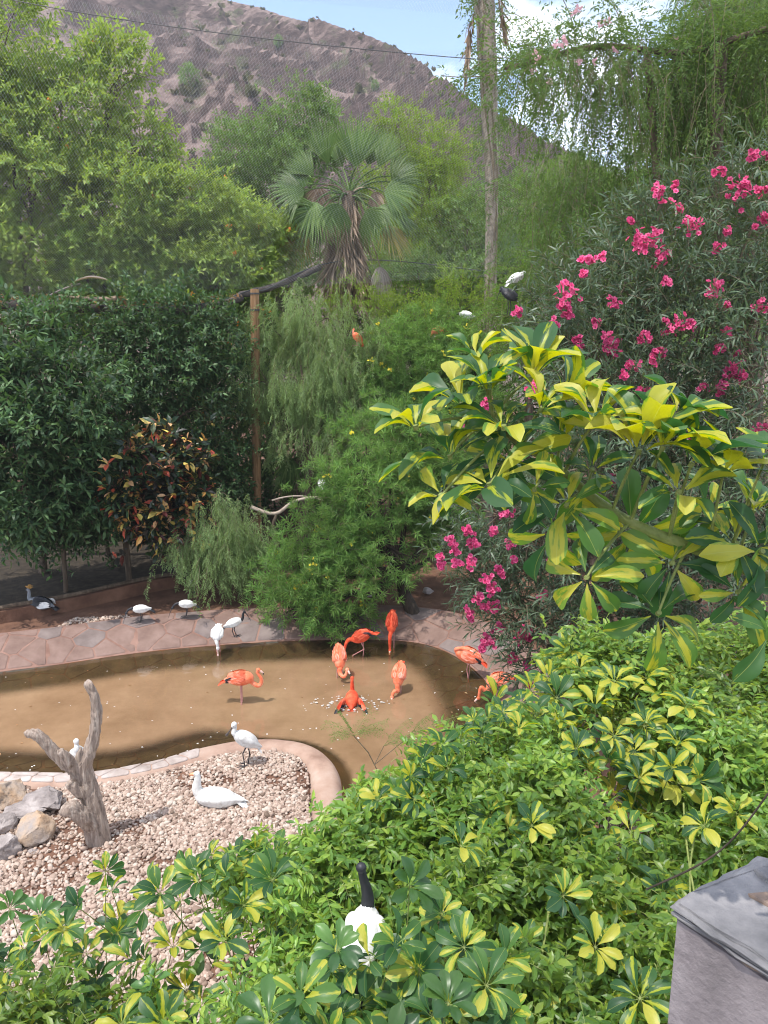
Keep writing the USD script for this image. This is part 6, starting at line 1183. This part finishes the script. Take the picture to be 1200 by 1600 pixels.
# the ibis in the leaves at the bottom, seen from behind and above
pb = at(568, 1464, 3.62)
long_bird('sacred_ibis', 'ibis with black bare neck seen close from behind among the bottom leaves', 'ibis', pb - [0, 0, .36], EL(80), (0, 0, .36), EL(34), (.17, .105, .11), [(.08, 0, .46), (.11, .0, .56), (.10, .015, .64), (.09, .03, .73)], .031, cbill((.09, .03, .73), (.9, 0, -.4), .15), IBC, [[(-.01, -.04, .28), (-.03, -.04, .13), (.01, -.04, .0)], [(.02, .04, .28), (.0, .04, .13), (.04, .04, .0)]], 'plume', None, 1.0, 'feather_black', seed=40, neck_r=(.042, .020))
def perch(a, b, label): 
    t = thing('perch_branch', label, 'branch', (np.array(a) + b) / 2); put('limb', limb([a, (np.array(a) + b) / 2 + [0, 0, .03], b], .03, .02, 10, 7, .2), M['bark'], t)
    put('side_twig', limb([(np.array(a) + b) / 2, (np.array(a) + b) / 2 + [.1, .05, .18], (np.array(a) + b) / 2 + [.25, .05, .3]], .01, .004, 7, 5), M['twig'], t)
q0 = pb - [0, 0, .365]; perch(q0 + [-.6, .1, -.12], q0 + [.5, -.05, .01], 'rough branch under the ibis among the bottom leaves')

# ================================================================== THE NET
def net_panel(c00, c10, c11, c01, step, w, sag, name='netting', parent=None):
    """Knotted net between four corners: two families of slanting threads, each a thin three-sided strand."""
    c00, c10, c11, c01 = (np.asarray(x, float) for x in (c00, c10, c11, c01)); lu = np.linalg.norm(c10 - c00); lv = np.linalg.norm(c01 - c00)
    def S(u, v): u, v = u[..., None], v[..., None]; p = (1 - u) * (1 - v) * c00 + u * (1 - v) * c10 + u * v * c11 + (1 - u) * v * c01; return p - UP * sag * 16 * u * (1 - u) * v * (1 - v)
    out = []
    for sl in (.55, -.55):
        off = np.arange(-abs(sl) * lv if sl > 0 else 0, lu + (0 if sl > 0 else abs(sl) * lv), step); k = 14; v = np.linspace(0, 1, k)[None] * np.ones((len(off), 1)); u = (off[:, None] + sl * v * lv) / lu
        lo = np.clip(u, 0, 1); P = S(lo, v); good = (u >= 0) & (u <= 1)
        a, b = P[:, :-1], P[:, 1:]; ok = good[:, :-1] & good[:, 1:]; a, b = a[ok], b[ok]; d = nrm(b - a); s = nrm(np.cross(d, nrm((a + b) / 2 - CAM))) * w / 2; s2 = np.cross(d, s)
        V = np.stack([a + s, a - s * .5 + s2 * .87, a - s * .5 - s2 * .87, b + s, b - s * .5 + s2 * .87, b - s * .5 - s2 * .87], 1); n = len(V); base = (np.arange(n) * 6)[:, None, None]
        F = np.array([[0, 1, 4], [0, 4, 3], [1, 2, 5], [1, 5, 4], [2, 0, 3], [2, 3, 5]])[None] + base; out.append((V.reshape(-1, 3), F.reshape(-1, 3)))
    put(name, join(out), M['net'], parent, kind='stuff'); return S
def build_net():
    e0, e1, e2 = at(-140, 466, 19.2), at(330, 472, 20.2), PT + [0, 0, .02]; e3 = at(500, 414, 23.2); e4 = at(900, 425, 25)
    r0, r1, r2 = at(-200, -52, 14.0), at(600, 80, 14.0), at(850, 98, 14.0); r3 = at(1300, 70, 13.0)
    t = thing('aviary_net', 'fine mesh net of the aviary roof sloping down from its cable to the pole', 'net', (*PT[:2], PT[2]))
    net_panel(r0, r1, e2, e0, .062, .0022, .25, parent=t); net_panel(r1, r3, e4, e2, .062, .0022, .3, parent=t)
    b0, b1 = np.array([-9.0, 3.0, 13.8]), np.array([9.5, 3.0, 12.8]); net_panel(b0, b1, r3, r0, .062, .0022, .1, parent=t)
    c = spline([r0, at(60, 8, 14), at(300, 46, 14), r1, r2, r3], 50); put('roof_cable', tube(c, .007, 6), M['cable'], t)
    put('edge_rope', tube(spline([e0, at(100, 472, 19.5), e1, at(360, 464, 20.6), e2], 30), .016, 6), M['cable'], t); put('edge_rope', tube(spline([e2, at(440, 440, 22), e3, at(620, 408, 24), e4], 30), .016, 6), M['cable'], t)
    # the sagging hem where dead leaves have gathered
    h = spline([e0, at(60, 470, 19.3), at(170, 476, 19.6), at(260, 478, 19.9), e1, at(375, 458, 20.8)], 40); r = np.random.default_rng(2)
    put('net_hem', tube(h - [0, 0, .12], .10 + .05 * meshkit.noise(h * 1.7), 8, .5, 3), M['net_old'], t, smooth=True)
    h2 = spline([at(375, 458, 20.8), at(430, 444, 22), e3], 20); put('net_hem', tube(h2 - [0, 0, .05], .09, 8, .5, 4), M['net_old'], t, smooth=True)
    n = 420; i = r.integers(2, 39, n); P = h[i] + r.normal(0, 1, (n, 3)) * [.15, .12, .07]
    put('leaf_litter', leaves(P, nrm(randdir(n, r) + [0, 0, -.4]), randdir(n, r), r.uniform(.07, .2, n), r.uniform(.03, .07, n), OVAL), M['leaf_dead'], t, kind='stuff')
    a, b = at(108, 446, 18.9), at(168, 436, 18.8); tt = thing('fallen_palm_sheath', 'grey curled dead palm sheath lying on the net hem at left', 'leaf', (a + b) / 2)
    put('blade', leaves(np.array([a]), np.array([b - a]), np.array([[0, -.4, 1.0]]), np.linalg.norm(b - a) * 1.02, .11, grid_leaf([(0, .12), (.3, .34), (.6, .5), (.85, .42), (1, .15)], 10, .05, -.04)), M['palm_grey'], tt, smooth=True)
    put('stalk', limb([a + nrm((a - b)[None])[0] * .5 - UP * .15, a - UP * .03, a + (b - a) * .3], .02, .015, 8, 6), M['palm_grey'], tt)
    a, b = at(92, 462, 18.9), at(182, 466, 18.9); tt = thing('fallen_stalk', 'reddish brown dead stalk lying along the net hem under the sheath', 'stalk', (a + b) / 2)
    put('stalk', limb([a, (a + b) / 2 + [0, 0, -.04], b], .035, .06, 12, 7, .3), M['palm_dead'], tt)
    put('frayed_tip', sprays(np.array([b] * 5), nrm(np.array([[1, -.2, .2], [1, -.3, 0], [.9, -.2, -.2], [1, 0, .1], [1, -.1, -.1]])), .18, 5, .15, .04, 20, r=r, T=LANCE), M['leaf_dead'], tt)
build_net()

# ------------------------------------------------------------------ air
M['haze'] = usdkit.material(stage, LOOK + 'haze', {'v': ('principled_volume', {'color': (.90, .93, 1.0), 'density': .0003, 'anisotropy': .2})}, volume='v.volume')
def build_haze():
    b = trimesh.creation.box((1660, 680, 236)); b.apply_translation([25, 300, 58]); put('haze', b, M['haze'], kind='stuff', label='thin pale haze in the valley air')
build_haze()
